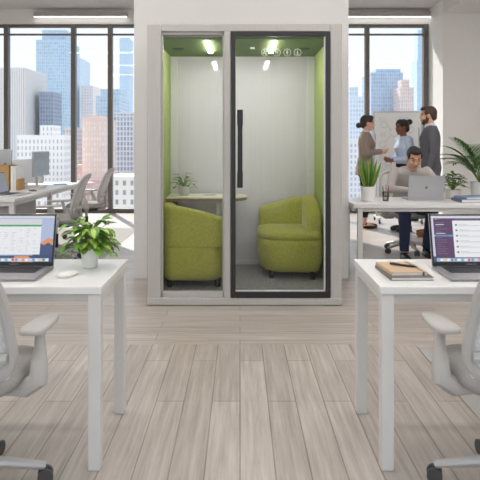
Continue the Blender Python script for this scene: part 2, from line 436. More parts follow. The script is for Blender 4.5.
# four etched round symbols across the top of the door glass
ic = mat('etched white', srgb(222, 228, 212), .5)
def ring(mb, x, z, r, t=.0038):
    n = 28; y0, y1 = .006, .010
    R = []
    for (rr, yy) in ((r-t, y0), (r, y0), (r, y1), (r-t, y1)):
        R.append([(x+rr*math.cos(2*PI*k/n), yy, z+rr*math.sin(2*PI*k/n)) for k in range(n)])
    mb.rings(R+[R[0]], ic, True, False)
def glyph(mb, x, z, k):
    b = lambda x0, x1, z0, z1: mb.box(x+x0, x+x1, .006, .010, z+z0, z+z1, ic)
    if k == 0:      # a fan
        for a in range(4):
            c, s_ = math.cos(a*PI/2+.4), math.sin(a*PI/2+.4)
            mb.ell((x+.013*c, .008, z+.013*s_), (.010, .002, .005), ic, Matrix.Rotation(-(a*PI/2+.4), 3, 'Y'))
    elif k == 1:    # two slanting bars
        b(-.012, -.006, -.014, .014); b(.006, .012, -.014, .014); b(-.012, .012, -.003, .003)
    elif k == 2:    # figure
        mb.ell((x, .008, z+.011), (.006, .002, .006), ic); b(-.004, .004, -.016, .004); b(-.010, .010, -.002, .003)
    else:           # down arrow on a line
        b(-.002, .002, -.006, .016); b(-.012, .012, -.016, -.012)
        mb.prism([(-.009, -.002), (.009, -.002), (0, -.012)], -.002, .002, ic, Matrix.Translation((x, .008, z)) @ Matrix.Rotation(PI/2, 4, 'X'))
for k, px in enumerate((265.0, 276.8, 287.2, 297.5)):
    x = bx((px-240)/598*4.76); z = 1.3+(142-52.5)/598*4.76
    mb = MB(); ring(mb, x, z, .030); glyph(mb, x, z, k); mb.build('etched_symbol', D)

# ------------------------------------------------------------------ booth seats
FZ = .095
def make_sofa(loc, rotz, label):
    t = thing('lounge_seat', label, 'sofa', loc, rotz, 'green booth seats')
    hx, hy, r = .285, .325, .25
    def outline(off=0.0, n=8):  # D-shaped plan
        P = []
        x1, y1 = hx-off, hy-off
        def arc(cx, cy, rr, a0, a1):
            for k in range(n+1):
                a = rad(a0+(a1-a0)*k/n); P.append((cx+rr*math.cos(a), cy+rr*math.sin(a)))
        r1 = max(.02, r-off); rb = max(.02, .07-off); rn = max(.03, .19-off)
        arc(hx-.07, -hy+.07, rb, -90, 0); arc(hx-.12, hy-.12, max(.03, .12-off), 0, 90)
        arc(-hx+rn+off, hy-.19, rn, 90, 180); arc(-hx+r, -hy+r, r1, 180, 270)
        return P
    def body(mb):
        rings = []
        for off, z in ((.10, .058), (.06, .064), (.03, .09), (.010, .14), (.0, .21), (.0, .30), (.003, .338), (.010, .348)):
            rings.append([(x, y, z) for x, y in outline(off)])
        mb.rings(rings, M['sofa'])
    part('base', t, body)
    def cush(mb):
        rings = []
        for off, z in ((.010, .3485), (.003, .354), (.003, .385), (.010, .405), (.03, .418), (.09, .426)):
            rings.append([(x, y, z) for x, y in outline(off)])
        mb.rings(rings, M['sofa'])
    part('seat', t, cush, ang=60)
    # back: swept along the wall side and round the far side
    path = []
    def add(x, y, nx, ny, h): path.append((x, y, nx, ny, h))
    X, Y = hx, hy; R = .12
    for k in range(8):
        f = k/7; add(X, -Y+.13+(2*Y-R-.13)*f, 1, 0, .58+.12*math.sin(f*PI/2))
    for k in range(1, 9):
        a = rad(90*k/8); add(X-R+R*math.cos(a), Y-R+R*math.sin(a), math.cos(a), math.sin(a), .70-.02*k/8)
    for k in range(1, 7):
        f = k/6; add(X-R-(2*X-R-.07)*f, Y, 0, 1, .68-.085*f**1.3)
    def back(mb):
        rings = []
        T = .135
        def section(x, y, nx, ny, h, sc=1.0, hs=0.0):
            zb = .352; r_ = .045
            pts = []
            prof = [(-T, zb), (0, zb)]
            for k in range(5):
                a = rad(90*k/4); prof.append((-r_+r_*math.cos(a), h-hs-r_+r_*math.sin(a)))
            for k in range(5):
                a = rad(90+90*k/4); prof.append((-T+.055+.055*math.cos(a), h-hs-.055+.055*math.sin(a)))
            return [(x+nx*(u*sc-(1-sc)*T/2), y+ny*(u*sc-(1-sc)*T/2), z) for u, z in prof]
        x, y, nx, ny, h = path[0]
        for d, sc, hs in ((-.075, .45, .12), (-.068, .72, .075), (-.05, .88, .035), (-.028, .96, .012), (0, 1, 0)):
            rings.append(section(x, y+d, nx, ny, h, sc, hs))
        for pnt in path[1:]: rings.append(section(*pnt))
        x, y, nx, ny, h = path[-1]
        for d, sc, hs in ((-.022, .92, .01), (-.036, .75, .025), (-.045, .4, .05)):
            rings.append(section(x+d, y, nx, ny, h, sc, hs))
        mb.rings(rings, M['sofa'])
    part('backrest', t, back, ang=55)
    for sx, sy in ((-.16, -.2), (.2, -.26), (-.2, .2), (.2, .22)):
        part('leg', t, lambda mb: mb.cyl((sx, sy, 0), (sx, sy, .07), .022, M['dark_plinth'], .026))
    return t
sofa = make_sofa((.44, 5.51, FZ), 0, 'green lounge seat seen in full through the glass door')
s2 = dup(sofa, (-.385, 5.195, FZ), PI, 'green lounge seat behind the narrow fixed pane, cut off by the booth post')

# booth table
T = thing('booth_table', 'cream half round table fixed to the booth wall under a potted herb', 'table', (-.30, 5.64, FZ))
def ttop(mb, z0, z1, off, m):
    P = [(-.375, -.20+off), (.20, -.20+off)]
    for k in range(1, 16):
        a = rad(-90+180*k/16); P.append((.20+(.17-off)*math.cos(a), (.2-off)*math.sin(a)))
    P += [(.20, .20-off), (-.375, .20-off)]
    mb.prism(P, z0, z1, m)
tp = part('tabletop', T, lambda mb: ttop(mb, .690, .703, 0, M['table_top']), bevel=.002)
part('edge_band', tp, lambda mb: ttop(mb, .664, .689, .004, M['table_edge']), bevel=.002)
part('leg', T, lambda mb: [mb.cyl((.09, 0, .0), (.09, 0, .672), .027, M['white_leg'], seg=20), mb.cyl((.09, 0, 0), (.09, 0, .012), .12, M['white_leg'], seg=28)])
boxpart('wall_bracket', T, M['bracket'], -.375, -.30, -.17, .17, .52, .672, bevel=.004)
def sheet(name, x, y, z, w, l, rz, label, m, cat):
    mb = MB(); mb.box(-w/2, w/2, -l/2, l/2, 0, .0025, M['paper'])
    if m is not None: mb.box(-w*.36, w*.36, -l*.05, l*.36, .0025, .003, m)
    o = mb.build(name, None, smooth=False, loc=(x, y, z), rot=(0, 0, rz)); tag(o, label, cat); return o
ZT = FZ+.7035
sheet('leaflet', -.27, 5.60, ZT, .15, .21, .35, 'printed leaflet beside the small pot on the booth table', M['tan_paper'], 'leaflet')
sheet('leaflet', -.08, 5.62, ZT, .15, .21, -.3, 'printed leaflet near the round end of the booth table', M['tan_paper'], 'leaflet')

# ------------------------------------------------------------------ leaves
def leaf(mb, base, d, length, width, droop, m, m2=None, up=V((0, 0, 1)), segs=6, fold=.25, tip=1.0):
    """ovate leaf; m2 on the inner strips"""
    d = V(d).normalized(); side = d.cross(up)
    if side.length < 1e-3: side = V((1, 0, 0))
    side.normalize(); nrm = side.cross(d).normalized()
    rows = []; p = V(base); dd = d.copy()
    for i in range(segs+1):
        f = i/segs
        w = width*.5*max(.04, math.sin(PI*min(1, f*.93+.05))**.8 * (1-.35*f*tip))
        n2 = side.cross(dd).normalized()
        row = []
        for u in (-1, -.45, 0, .45, 1):
            row.append(mb.bm.verts.new(p+side*(w*u)+n2*(fold*w*abs(u))))
        rows.append(row)
        p = p+dd*(length/segs)
        dd = (dd+V((0, 0, -droop/segs))).normalized()
    i0 = mb.mi(m); i1 = mb.mi(m2 or m)
    for a, b in zip(rows, rows[1:]):
        for k in range(4):
            f = mb.bm.faces.new((a[k], a[k+1], b[k+1], b[k])); f.material_index = i1 if k in (1, 2) else i0
def pot(t, prof, m, zs, rs):
    part('pot', t, lambda mb: mb.lathe(prof, m))
    part('soil', t, lambda mb: mb.cyl((0, 0, zs-.01), (0, 0, zs), rs, M['soil']))

# pothos on the near desk
DZ = .73
random.seed(5)
P1 = thing('potted_pothos', 'bushy pothos with yellow streaked leaves in a white pot by the mouse', 'plant', (-.683, 2.72, DZ))
pot(P1, [(.030, 0), (.034, .004), (.041, .085), (.043, .09), (.038, .09), (.037, .078)], M['pot'], .078, .0365)
lf = MB(); st = MB()
for i in range(110):
    a = random.uniform(0, 2*PI); el = random.uniform(-.25, 1.25)
    r = random.uniform(.02, .105)
    h = .105+.125*max(0, math.sin(el))*random.uniform(.6, 1.05)-.035*max(0, r-.07)/.045*random.random()
    base = V((r*math.cos(a)*.9, r*math.sin(a)*.75, h))
    if i < 4: base = V((.07+.013*i, random.uniform(-.06, -.02), .095-.012*i)); a = -.6+.3*(i % 3)
    if 6 <= i < 9: base = V((-.085, random.uniform(-.05, 0), .09-.018*(i-6))); a = PI+.4
    d = V((math.cos(a), math.sin(a)*.8-.25, random.uniform(-.35, .55)))
    Ln = random.uniform(.05, .072) if i > 8 else .042
    leaf(lf, base, d, Ln, Ln*.86, random.uniform(.5, 1.3), random.choice([M['leaf'], M['leaf_mid'], M['leaf']]), random.choice([M['leaf_lt'], M['leaf_mid'], M['leaf_lt']]))
    st.tube([(0.4*base.x*.3, .4*base.y*.3, .078), (base.x*.55, base.y*.55, max(.1, base.z*.9)), tuple(base)], .0016, M['stem'], 5)
lf.build('foliage', P1, ang=180); st.build('stem', P1)

# small herb on the booth table
P2 = thing('potted_herb', 'small leafy plant in a white pot on the booth table', 'plant', (-.525, 5.62, ZT))
pot(P2, [(.040, 0), (.044, .004), (.047, .082), (.045, .086), (.041, .084)], M['pot'], .078, .042)
lf = MB(); st = MB(); random.seed(11)
for i in range(26):
    a = random.uniform(0, 2*PI); r = random.uniform(.02, .085); h = random.uniform(.10, .215)-r*.3
    b = V((r*math.cos(a), r*math.sin(a), h))
    leaf(lf, b, (math.cos(a), math.sin(a), random.uniform(.0, .8)), .062, .046, .9, random.choice([M['leaf'], M['leaf_mid']]))
    st.tube([(0, 0, .078), (b.x*.4, b.y*.4, h*.7), tuple(b)], .002, M['stem'], 5)
lf.build('foliage', P2, ang=180); st.build('stem', P2)

# snake plant
P3 = thing('potted_snake_plant', 'upright snake plant in a tall white pot at the end of the seated man\'s desk', 'plant', (1.243, 5.80, DZ))
pot(P3, [(.058, 0), (.064, .005), (.074, .135), (.074, .14), (.066, .14), (.065, .128)], M['pot'], .128, .065)
lf = MB(); random.seed(3)
for i in range(17):
    a = 2*PI*i/17*2.4; r = .012+.034*(i/17)
    Ln = random.uniform(.20, .30) if i > 5 else random.uniform(.29, .335)
    leaf(lf, (r*math.cos(a), r*math.sin(a), .125), (.30*math.cos(a)*(.3+i/17), .30*math.sin(a)*(.3+i/17), 1), Ln, .042, -.05, M['leaf_edge'] if i % 2 else M['leaf_mid'], M['leaf'] if i % 3 else M['leaf_dk'], up=V((math.cos(a+1.2), math.sin(a+1.2), .1)), fold=.2)
lf.build('foliage', P3, ang=180)

# bushy plant + palm at the other end of the desk
P4 = thing('potted_bush', 'small bushy bright green plant in a warm white pot beside the palm', 'plant', (2.145, 6.03, DZ))
pot(P4, [(.062, 0), (.07, .006), (.08, .085), (.08, .092), (.072, .092), (.071, .08)], M['pot2'], .08, .071)
lf = MB(); st = MB(); random.seed(8)
for i in range(75):
    a = random.uniform(0, 2*PI); u = random.random(); el = random.uniform(-.1, 1.5)
    r = .105*math.cos(el)*random.uniform(.6, 1.05)
    b = V((r*math.cos(a), r*math.sin(a), .13+.13*math.sin(el)*random.uniform(.6, 1.05)))
    leaf(lf, b, (math.cos(a), math.sin(a)-.2, random.uniform(-.2, .7)), .065, .042, .9, random.choice([M['leaf'], M['leaf_mid'], M['leaf_dk']]))
    if i % 3 == 0: st.tube([(0, 0, .08), (b.x*.4, b.y*.4, .13), tuple(b)], .003, M['stem'], 5)
lf.build('foliage', P4, ang=180); st.build('stem', P4)
P5 = thing('potted_palm', 'feathery palm in a white pot at the wall end of the desk', 'plant', (2.44, 6.04, DZ))
pot(P5, [(.085, 0), (.095, .006), (.108, .16), (.108, .17), (.098, .17), (.097, .155)], M['pot'], .155, .097)
lf = MB(); st = MB(); random.seed(21)
def frond(dirx, diry, L_, lift, droop):
    p = V((dirx*.02, diry*.02, .15)); d = V((dirx*.55, diry*.55, lift)).normalized(); pts = [p.copy()]
    n = 14
    for i in range(n):
        p = p+d*(L_/n); d = (d+V((dirx, diry, 0))*.04+V((0, 0, -droop/n*(.3+1.4*i/n)))).normalized(); pts.append(p.copy())
        if i >= 3:
            sd = d.cross(V((0, 0, 1))).normalized()
            ll = .15*math.sin(PI*min(1, (i-2)/(n-1)*.85+.12))+.03
            for sg in (-1, 1):
                leaf(lf, p, sd*sg*.8+d*.85+V((0, 0, .15)), ll, .026, .5, random.choice([M['leaf_dk'], M['leaf'], M['leaf_dk']]), None, segs=4, fold=.3)
    st.tube(pts, [.006-.0045*k/len(pts) for k in range(len(pts))], M['stem'], 5)
for (a, L_, li, dr) in ((180, .46, 1.3, 1.1), (205, .44, .9, 1.25), (160, .50, 1.7, .9), (230, .40, 1.5, 1.0), (250, .46, 2.4, .7), (100, .48, 2.2, .8), (20, .48, 1.2, 1.1), (340, .46, 1.6, 1.0), (60, .5, 1.6, 1.0), (280, .46, 1.1, 1.2), (310, .44, 2.5, .7), (190, .52, 2.6, .6), (135, .46, 1.0, 1.2)):
    frond(math.cos(rad(a)), math.sin(rad(a)), L_, li, dr)
lf.build('foliage', P5, ang=180); st.build('frond_stem', P5)

# ------------------------------------------------------------------ desks
def desk(name, label, x0, x1, y0, y1, legs_x, th=.032, z=DZ, leg=.05, ledge=None):
    t = thing(name, label, 'desk', ((x0+x1)/2, (y0+y1)/2, 0))
    cx, cy = (x0+x1)/2, (y0+y1)/2
    boxpart('desktop', t, M['white_lam'], x0-cx, x1-cx, y0-cy, y1-cy, z-th, z, bevel=.004)
    def rail(mb):
        for yy in (y0+.03, y1-.03-.03):
            mb.box(x0-cx+.055, x1-cx-.055, yy-cy, yy-cy+.03, z-th-.035, z-th, M['white_leg'])
        for xx in (x0+.008, x1-.04):
            mb.box(xx-cx, xx-cx+.03, y0-cy+.06, y1-cy-.06, z-th-.035, z-th, M['white_leg'])
    part('frame', t, rail, bevel=.002)
    for lx in legs_x:
        for yy in (y0+.006, y1-.006-leg):
            boxpart('leg', t, M['white_leg'], lx-cx, lx-cx+leg, yy-cy, yy-cy+leg, 0, z-th, bevel=.003)
    return t
d1 = desk('work_desk', 'white desk with the laptop showing a green striped spreadsheet and a pothos', -2.3, -.546, 2.356, 2.913, (-2.294, -.602), leg=.05)
boxpart('drawer_tray', d1, M['white_leg'], -.75, .44, -.20, .05, DZ-.032-.075, DZ-.0325, bevel=.004)
d2 = desk('work_desk', 'white desk with two stacked notebooks and the laptop showing a purple sidebar', .553, 2.3, 2.356, 2.913, (.559, 2.244), leg=.05)
d3 = desk('work_desk', 'long white desk where the man in a sweater sits behind a silver laptop', 1.045, 3.5, 5.5, 6.2, (1.085, 3.40), leg=.045, th=.04)
# bench desk far left
d4 = thing('bench_desk', 'long white bench desk by the window with monitors and a cardboard box', 'desk', (-3.3, 7.19, 0))
boxpart('desktop', d4, M['white_lam'], -1.1, 1.05, -1.21, 1.21, DZ-.03, DZ, bevel=.004)
for yy in (-1.19, 0, 1.14):
    for xx in (-1.08, .98): boxpart('leg', d4, M['white_leg'], xx, xx+.05, yy, yy+.05, .005, DZ-.03, bevel=.003)
part('frame', d4, lambda mb: [mb.box(.99, 1.02, -1.14, 1.14, DZ-.075, DZ-.03, M['white_leg']), mb.box(-1.03, .98, -1.185, -1.155, DZ-.075, DZ-.03, M['white_leg'])], bevel=.002)
cab = thing('desk_pedestal', 'grey low cabinet under the bench desk', 'cabinet', (-2.95, 6.55, .005))
boxpart('carcass', cab, mat('grey cabinet', srgb(176, 173, 170), .6), -.5, .58, -.36, .40, .0, .64, bevel=.004)
for k in range(2):
    x0_ = -.49+.535*k
    dr = boxpart('drawer_front', cab, mat('grey cabinet', (1, 1, 1, 1)), x0_, x0_+.525, -.378, -.3605, .02, .62, bevel=.003)
    boxpart('handle', dr, M['chrome'], x0_+.2, x0_+.32, -.392, -.3785, .54, .555, bevel=.002)

# ------------------------------------------------------------------ office chairs
def make_chair(loc, rotz, label):
    """faces +Y"""
    t = thing('swivel_chair', label, 'chair', loc, rotz, 'grey swivel chairs')
    def base(mb):
        for k in range(5):
            a = rad(90+72*k); c, s_ = math.cos(a), math.sin(a)
            mb.tube([(0.02*c, .02*s_, .115), (.14*c, .14*s_, .10), (.285*c, .285*s_, .066)], [.024, .021, .015], M['chrome'], 10)
        mb.cyl((0, 0, .08), (0, 0, .15), .036, M['chrome'])
    part('star_base', t, base)
    for k in range(5):
        a = rad(90+72*k); c, s_ = math.cos(a), math.sin(a)
        def cas(mb):
            p = V((.285*c, .285*s_, .0)); tn = V((-s_, c, 0))
            for sg in (-1, 1): mb.cyl(p+tn*(sg*.008)+V((0, 0, .03)), p+tn*(sg*.024)+V((0, 0, .03)), .029, M['chair_dark'], seg=18)
            mb.cyl(p+V((0, 0, .03)), p+V((0, 0, .068)), .008, M['chair_dark'])
        part('caster', t, cas, bevel=.002)
    part('gas_lift', t, lambda mb: [mb.cyl((0, 0, .15), (0, 0, .30), .026, M['black']), mb.cyl((0, 0, .30), (0, 0, .40), .018, M['chrome'])])
    part('mechanism', t, lambda mb: mb.box(-.09, .09, -.16, .12, .375, .425, M['chair_dark']), bevel=.012)
    def seat(mb):
        rings = []
        def o(off, z):
            r = []
            n = 32
            for k in range(n):
                a = 2*PI*k/n; c, s_ = math.cos(a), math.sin(a)
                r.append(((.245-off)*math.copysign(abs(c)**.5, c), (.235-off)*math.copysign(abs(s_)**.5, s_)+.01, z-.012*max(0, s_)**3))
            return r
        mb.rings([o(.05, .424), o(.015, .432), (o(.0, .455)), o(.004, .478), o(.03, .493), o(.09, .498)], M['chair_fab'])
    part('seat', t, seat, ang=60)
    # backrest frame: rounded loop, leaning back
    def bp(u, v):  # u across -1..1, v up 0..1
        w = .275-.04*v
        x = w*u
        y = -.215-.03*v-.10*v*v+.055*(1-u*u)*-1*.6+.02
        z = .50+.43*v
        return V((x, y, z))
    def loop(n=48):
        out = []
        for k in range(n):
            a = 2*PI*k/n; c, s_ = math.cos(a), math.sin(a)
            u = math.copysign(abs(c)**.45, c); v = .5+.5*math.copysign(abs(s_)**.45, s_)
            out.append(bp(u, v))
        return out
    def bframe(mb):
        lp = loop(); rings = []; n = len(lp)
        for i in range(n):
            tn = (lp[(i+1) % n]-lp[i-1]).normalized(); a = V((0, 1, .2)).normalized(); b = tn.cross(a).normalized()
            rings.append([lp[i]+a*(.019*math.cos(2*PI*k/8))+b*(.021*math.sin(2*PI*k/8)) for k in range(8)])
        mb.rings(rings+[rings[0]], M['chair_grey'], True, False)
        for z in (.2, ):   # lumbar bar
            mb.tube([bp(u, z)+V((0, -.02, 0)) for u in (-.95, -.5, 0, .5, .95)], .018, M['chair_grey'], 8)
        mb.tube([(0, -.13, .40), (0, -.235, .405), (0, -.268, .45), tuple(bp(0, .12)+V((0, -.02, 0))), tuple(bp(0, .35)+V((0, -.02, 0)))], [.028, .028, .026, .022, .014], M['chair_grey'], 10)
    bf = part('backrest', t, bframe)
    def bmesh_(mb):
        n = 16; rows = []
        for i in range(n+1):
            v = .02+.96*i/n
            w = 1-.12*(abs(2*v-1)**6)
            rows.append([mb.bm.verts.new(bp(w*(-1+2*k/n)*.99, v)+V((0, .004, 0))) for k in range(n+1)])
        rows2 = [[mb.bm.verts.new(v.co+V((0, -.008, 0))) for v in r] for r in rows]
        i0 = mb.mi(M['chair_mesh'])
        for R in (rows, rows2):
            for a, b in zip(R, R[1:]):
                for k in range(n): mb.bm.faces.new((a[k], a[k+1], b[k+1], b[k])).material_index = i0
    part('back_mesh', bf, bmesh_)
    for sg in (-1, 1):
        ar = part('armrest', t, lambda mb: [mb.tube([(sg*.16, -.04, .415), (sg*.25, -.05, .42), (sg*.295, -.055, .45), (sg*.297, -.05, .51), (sg*.292, -.03, .56), (sg*.285, -.01, .622)], [.026, .034, .036, .030, .02, .018], M['chair_grey'], 10)])
        def pad(mb):
            rings = []
            for off, z in ((.010, .616), (.001, .620), (0, .630), (.004, .636), (.012, .639)):
                r = []
                for k in range(24):
                    a = 2*PI*k/24; c, s_ = math.cos(a), math.sin(a)
                    r.append((sg*.28+(.044-off-.012*s_)*math.copysign(abs(c)**.6, c), .02+(.135-off)*math.copysign(abs(s_)**.6, s_), z-.006*s_))
                rings.append(r)
            mb.rings(rings, M['chair_grey'])
        part('pad', ar, pad, ang=60)
    return t
ch = make_chair((1.015, 2.20, .005), .02, 'grey swivel chair tucked under the desk with the two notebooks')
dup(ch, (-1.015, 2.20, 0), -.02, 'grey swivel chair tucked under the desk with the pothos')
dup(ch, (-2.0, 6.50, .005), PI/2+.1, 'grey swivel chair at the bench desk behind the pothos, nearer the cabinet')
dup(ch, (-2.06, 8.02, .005), PI/2+.06, 'grey swivel chair at the bench desk closest to the window')
dup(ch, (1.985, 7.08, 0), PI+.1, 'grey swivel chair carrying the seated man in the sweater')

# ------------------------------------------------------------------ laptops
def apple(mb, m, size, mtx):
    """apple outline with a bite and a leaf, as a thin inlay"""
    P = []
    bite = V((.62, .08))
    for k in range(60):
        a = 2*PI*k/60
        r = 1+.05*math.cos(2*a)-.14*math.exp(-((a-PI/2)/.35)**2)-.10*math.exp(-((a-3*PI/2)/.3)**2)
        p = V((.86*r*math.cos(a), r*math.sin(a)))
        c = V((1.02, .14)); dd = p-c
        if dd.length < .42: p = c+V((-1 if dd.length < 1e-6 else dd.x, dd.y)).normalized()*.42 if dd.x < 0 else c+V((-abs(dd.x)-.05, dd.y)).normalized()*.42
        P.append((p.x*size, p.y*size))
    mb.prism(P, 0, .0008, m, mtx)
    L_ = [(.05, 1.05), (.12, 1.3), (.32, 1.5), (.42, 1.52), (.38, 1.3), (.22, 1.12)]
    mb.prism([(x*size, y*size) for x, y in L_], 0, .0008, m, mtx)
def text_mesh(s, size):
    c = bpy.data.curves.new('t', 'FONT'); c.body = s; c.size = size; c.align_x = 'CENTER'; c.extrude = .0002
    o = bpy.data.objects.new('t', c); COL.objects.link(o)
    me = bpy.data.meshes.new_from_object(o.evaluated_get(bpy.context.evaluated_depsgraph_get()))
    bpy.data.objects.remove(o); bpy.data.curves.remove(c); return me
W_, D_ = .352, .245
def make_laptop(loc, rotz, label, body, tilt, content, lidmat, name_text=True):
    """user at -Y, hinge at +Y"""
    t = thing('laptop', label, 'laptop', loc, rotz)
    hw, hd = W_/2, D_/2
    bs = boxpart('base', t, body, -hw, hw, -hd, hd, .0015, .014, bevel=.004, seg=3)
    def kb(mb):
        mb.box(-hw+.035, hw-.035, -.022, hd-.018, .014, .0148, M['black'])
        for r in range(6):
            y0 = -.016+r*.0195
            n = 14
            for k in range(n):
                x0 = -hw+.039+k*(W_-.078)/n
                if r == 0 and 3 <= k <= 8:
                    if k > 3: continue
                    mb.box(x0, x0+(W_-.078)/n*6-.003, y0, y0+.016, .0148, .0160, M['key']); continue
                mb.box(x0, x0+(W_-.078)/n-.003, y0, y0+.016, .0148, .0160, M['key'])
    part('keyboard', bs, kb, smooth=False)
    boxpart('trackpad', bs, M['alu_dark'], -.065, .065, -hd+.012, -.022, .0139, .0144, bevel=.0004)
    # lid in its own frame: origin at hinge, z up along lid, front facing -Y
    Lh = .236
    mtx = Matrix.Translation((0, hd-.006, .012)) @ Matrix.Rotation(-rad(tilt), 4, 'X')
    lid = MB(); lid.box(-hw, hw, 0, .006, .002, Lh, lidmat, mtx)
    lid = lid.build('lid', t, bevel=.002)
    b = MB(); b.box(-hw+.002, hw-.002, -.0012, 0, .003, Lh-.002, M['black'], mtx); b.build('bezel', lid)
    s = MB()
    x0, x1, z0, z1 = -hw+.010, hw-.010, .020, Lh-.009
    def q(u0, u1, v0, v1, m, layer):
        y = -.0013-.00012*layer
        A = lambda u, v: mtx @ V((x0+(x1-x0)*u, y, z0+(z1-z0)*v))
        s.quad([A(u0, v0), A(u1, v0), A(u1, v1), A(u0, v1)], m)
    def tri(pts, m, layer):
        y = -.0013-.00012*layer
        s.quad([mtx @ V((x0+(x1-x0)*u, y, z0+(z1-z0)*v)) for u, v in pts], m)
    content(q, tri)
    s.build('screen', lid, smooth=False)
    if name_text:
        me = text_mesh('MacBook Pro', .0085); me.materials.append(mat('bezel lettering', srgb(150, 150, 150), .5))
        o = bpy.data.objects.new('lettering', me); COL.objects.link(o); o.parent = lid
        o.matrix_local = mtx @ Matrix.Translation((0, -.0016, .008)) @ Matrix.Rotation(PI/2, 4, 'X')
    g = MB(); apple(g, M['logo_grey'], .0155, mtx @ Matrix.Translation((0, .0061, Lh*.5)) @ Matrix.Rotation(PI, 4, 'Z') @ Matrix.Rotation(PI/2, 4, 'X'))
    g.build('logo', lid, smooth=False)
    return t
def dock(q, u0=.04, u1=.96):
    cols = [S_TEAL, S_WHITE, S_YEL, S_WHITE, S_GREEN, S_BLUE, S_WHITE, S_TEAL, S_WHITE, S_RED, S_BLUE, S_GREY, S_ORANGE, S_WHITE, S_LAV, S_BLUE, S_WHITE, S_YEL, S_GREEN, S_WHITE]
    q(u0, u1, .012, .078, S_LAV, 6)
    n = len(cols); w = (u1-u0)/n
    for i, c in enumerate(cols): q(u0+w*(i+.14), u0+w*(i+.86), .02, .07, c, 7)
def sheet_ui(q, tri):
    q(0, 1, 0, 1, S_SKY, 0); q(0, 1, .955, 1, S_GREY, 3)
    tri([(.72, .08), (1, .08), (1, .36), (.93, .44), (.86, .38), (.8, .42)], S_MTN, 1)
    tri([(.83, .4), (.88, .36), (.94, .42), (.99, .36), (1, .48), (.93, .52)], S_ORANGE, 2)
    q(0, 1, 0, .14, S_MTN, 1); tri([(.45, .0), (.75, .0), (.68, .13), (.5, .13)], S_ORANGE, 2)
    q(0, .83, .16, .93, S_WHITE, 3); q(0, .83, .81, .93, S_GREY, 4); q(0, .83, .765, .805, S_GREEN, 4)
    random.seed(4)
    for r in range(13):
        v = .72-r*.042
        for c in range(8):
            if random.random() < .72: q(.03+c*.1, .03+c*.1+random.uniform(.03, .07), v-.006, v+.004, S_LINE, 4)
    for c in range(9): q(.01+c*.1, .012+c*.1, .17, .76, S_GREY, 4)
    for k in range(3): q(.70+.04*k, .715+.04*k, .855, .875, S_LINE, 5)
    dock(q)
def chat_ui(q, tri):
    q(0, 1, 0, 1, S_LAV, 0); q(0, 1, .955, 1, S_GREY, 3)
    tri([(0, .0), (1, .0), (1, .12), (0, .12)], S_MTN, 1)
    q(.03, .97, .10, .945, S_WHITE, 2); q(.03, .29, .10, .945, S_PURPLE, 3); q(.03, .97, .895, .945, S_PURPLE, 4)
    q(.33, .70, .912, .928, S_PURP2, 5)
    for k, c in enumerate((S_RED, S_YEL, S_GREEN)): q(.045+.022*k, .057+.022*k, .913, .927, c, 5)
    random.seed(9)
    for r in range(15):
        v = .85-r*.048
        if r == 6: q(.03, .29, v-.012, v+.022, S_BLUE, 4)
        q(.055, .055+random.uniform(.08, .18), v, v+.012, S_WHITE if r in (1, 5) else S_PURP2, 5)
    for r in range(6):
        v = .80-r*.118
        q(.325, .352, v-.018, v+.018, S_DOT, 4); q(.37, .50, v+.008, v+.018, S_LINE, 4)
        q(.37, .37+random.uniform(.3, .5), v-.014, v-.004, S_LINE, 4); q(.37, .37+random.uniform(.2, .45), v-.032, v-.024, S_GREY, 4)
    dock(q)
def blank_ui(q, tri): q(0, 1, 0, 1, mat('dim screen', (.03, .03, .035, 1), .25, emit=srgb(150, 152, 168), es=.4), 0)
make_laptop((-1.012, 2.563, DZ), -.0, 'open laptop on the pothos desk showing a spreadsheet with a green bar', M['alu_dark'], 14, sheet_ui, M['alu_dark'])
make_laptop((1.037, 2.563, DZ), .0, 'open laptop showing a chat window with a purple sidebar', M['alu_dark'], 14, chat_ui, M['alu_dark'])
make_laptop((1.815, 5.97, DZ), PI, 'silver laptop with a grey logo in front of the seated man', M['alu'], 12, sheet_ui, M['alu'], False)
make_laptop((-2.435, 6.45, DZ), PI/2, 'silver laptop open sideways at the edge of the bench desk', M['alu'], 16, blank_ui, M['alu'], False)

# mouse
mm = thing('computer_mouse', 'flat white mouse on the desk between laptop and pothos', 'mouse', (-.735, 2.545, DZ), -.35)
def mouse(mb):
    rings = []
    for off, z in ((.006, .001), (.001, .004), (0, .008), (.004, .015), (.012, .020), (.02, .0222)):
        r = []
        for k in range(28):
            a = 2*PI*k/28; c, s_ = math.cos(a), math.sin(a)
            r.append(((.031-off)*math.copysign(abs(c)**.75, c), (.055-off)*math.copysign(abs(s_)**.75, s_), z-.004*(s_*.5+.5)*(z > .012)))
        rings.append(r)
    mb.rings(rings, M['pot'])
part('shell', mm, mouse, ang=60)
boxpart('mark', mm, M['logo_grey'], -.003, .003, -.03, -.022, .0185, .0205, bevel=.0005)

# notebooks + pen
def notebook(x, y, z, w, l, h, rz, cov, name, label, band):
    t = thing(name, label, 'notebook', (x, y, z), rz)
    boxpart('pages', t, M['paper'], -w/2+.003, w/2-.004, -l/2+.004, l/2-.004, .002, h-.002, bevel=.001)
    part('cover', t, lambda mb: [mb.box(-w/2, w/2, -l/2, l/2, 0, .002, cov), mb.box(-w/2, w/2, -l/2, l/2, h-.002, h, cov), mb.box(-w/2, -w/2+.003, -l/2, l/2, .002, h-.002, cov)], bevel=.001)
    if band:
        part('elastic_band', t, lambda mb: mb.box(w/2-.022, w/2-.016, -l/2-.001, l/2+.001, -.0003, h+.0008, M['chair_dark']))
notebook(.705, 2.585, DZ, .178, .26, .014, .03, M['grey_cover'], 'notebook', 'grey notebook, lower of the two stacked beside the laptop', False)
notebook(.698, 2.595, DZ+.0145, .155, .225, .014, .07, M['tan_cover'], 'notebook', 'tan notebook with a dark elastic band, lying on the grey notebook', True)
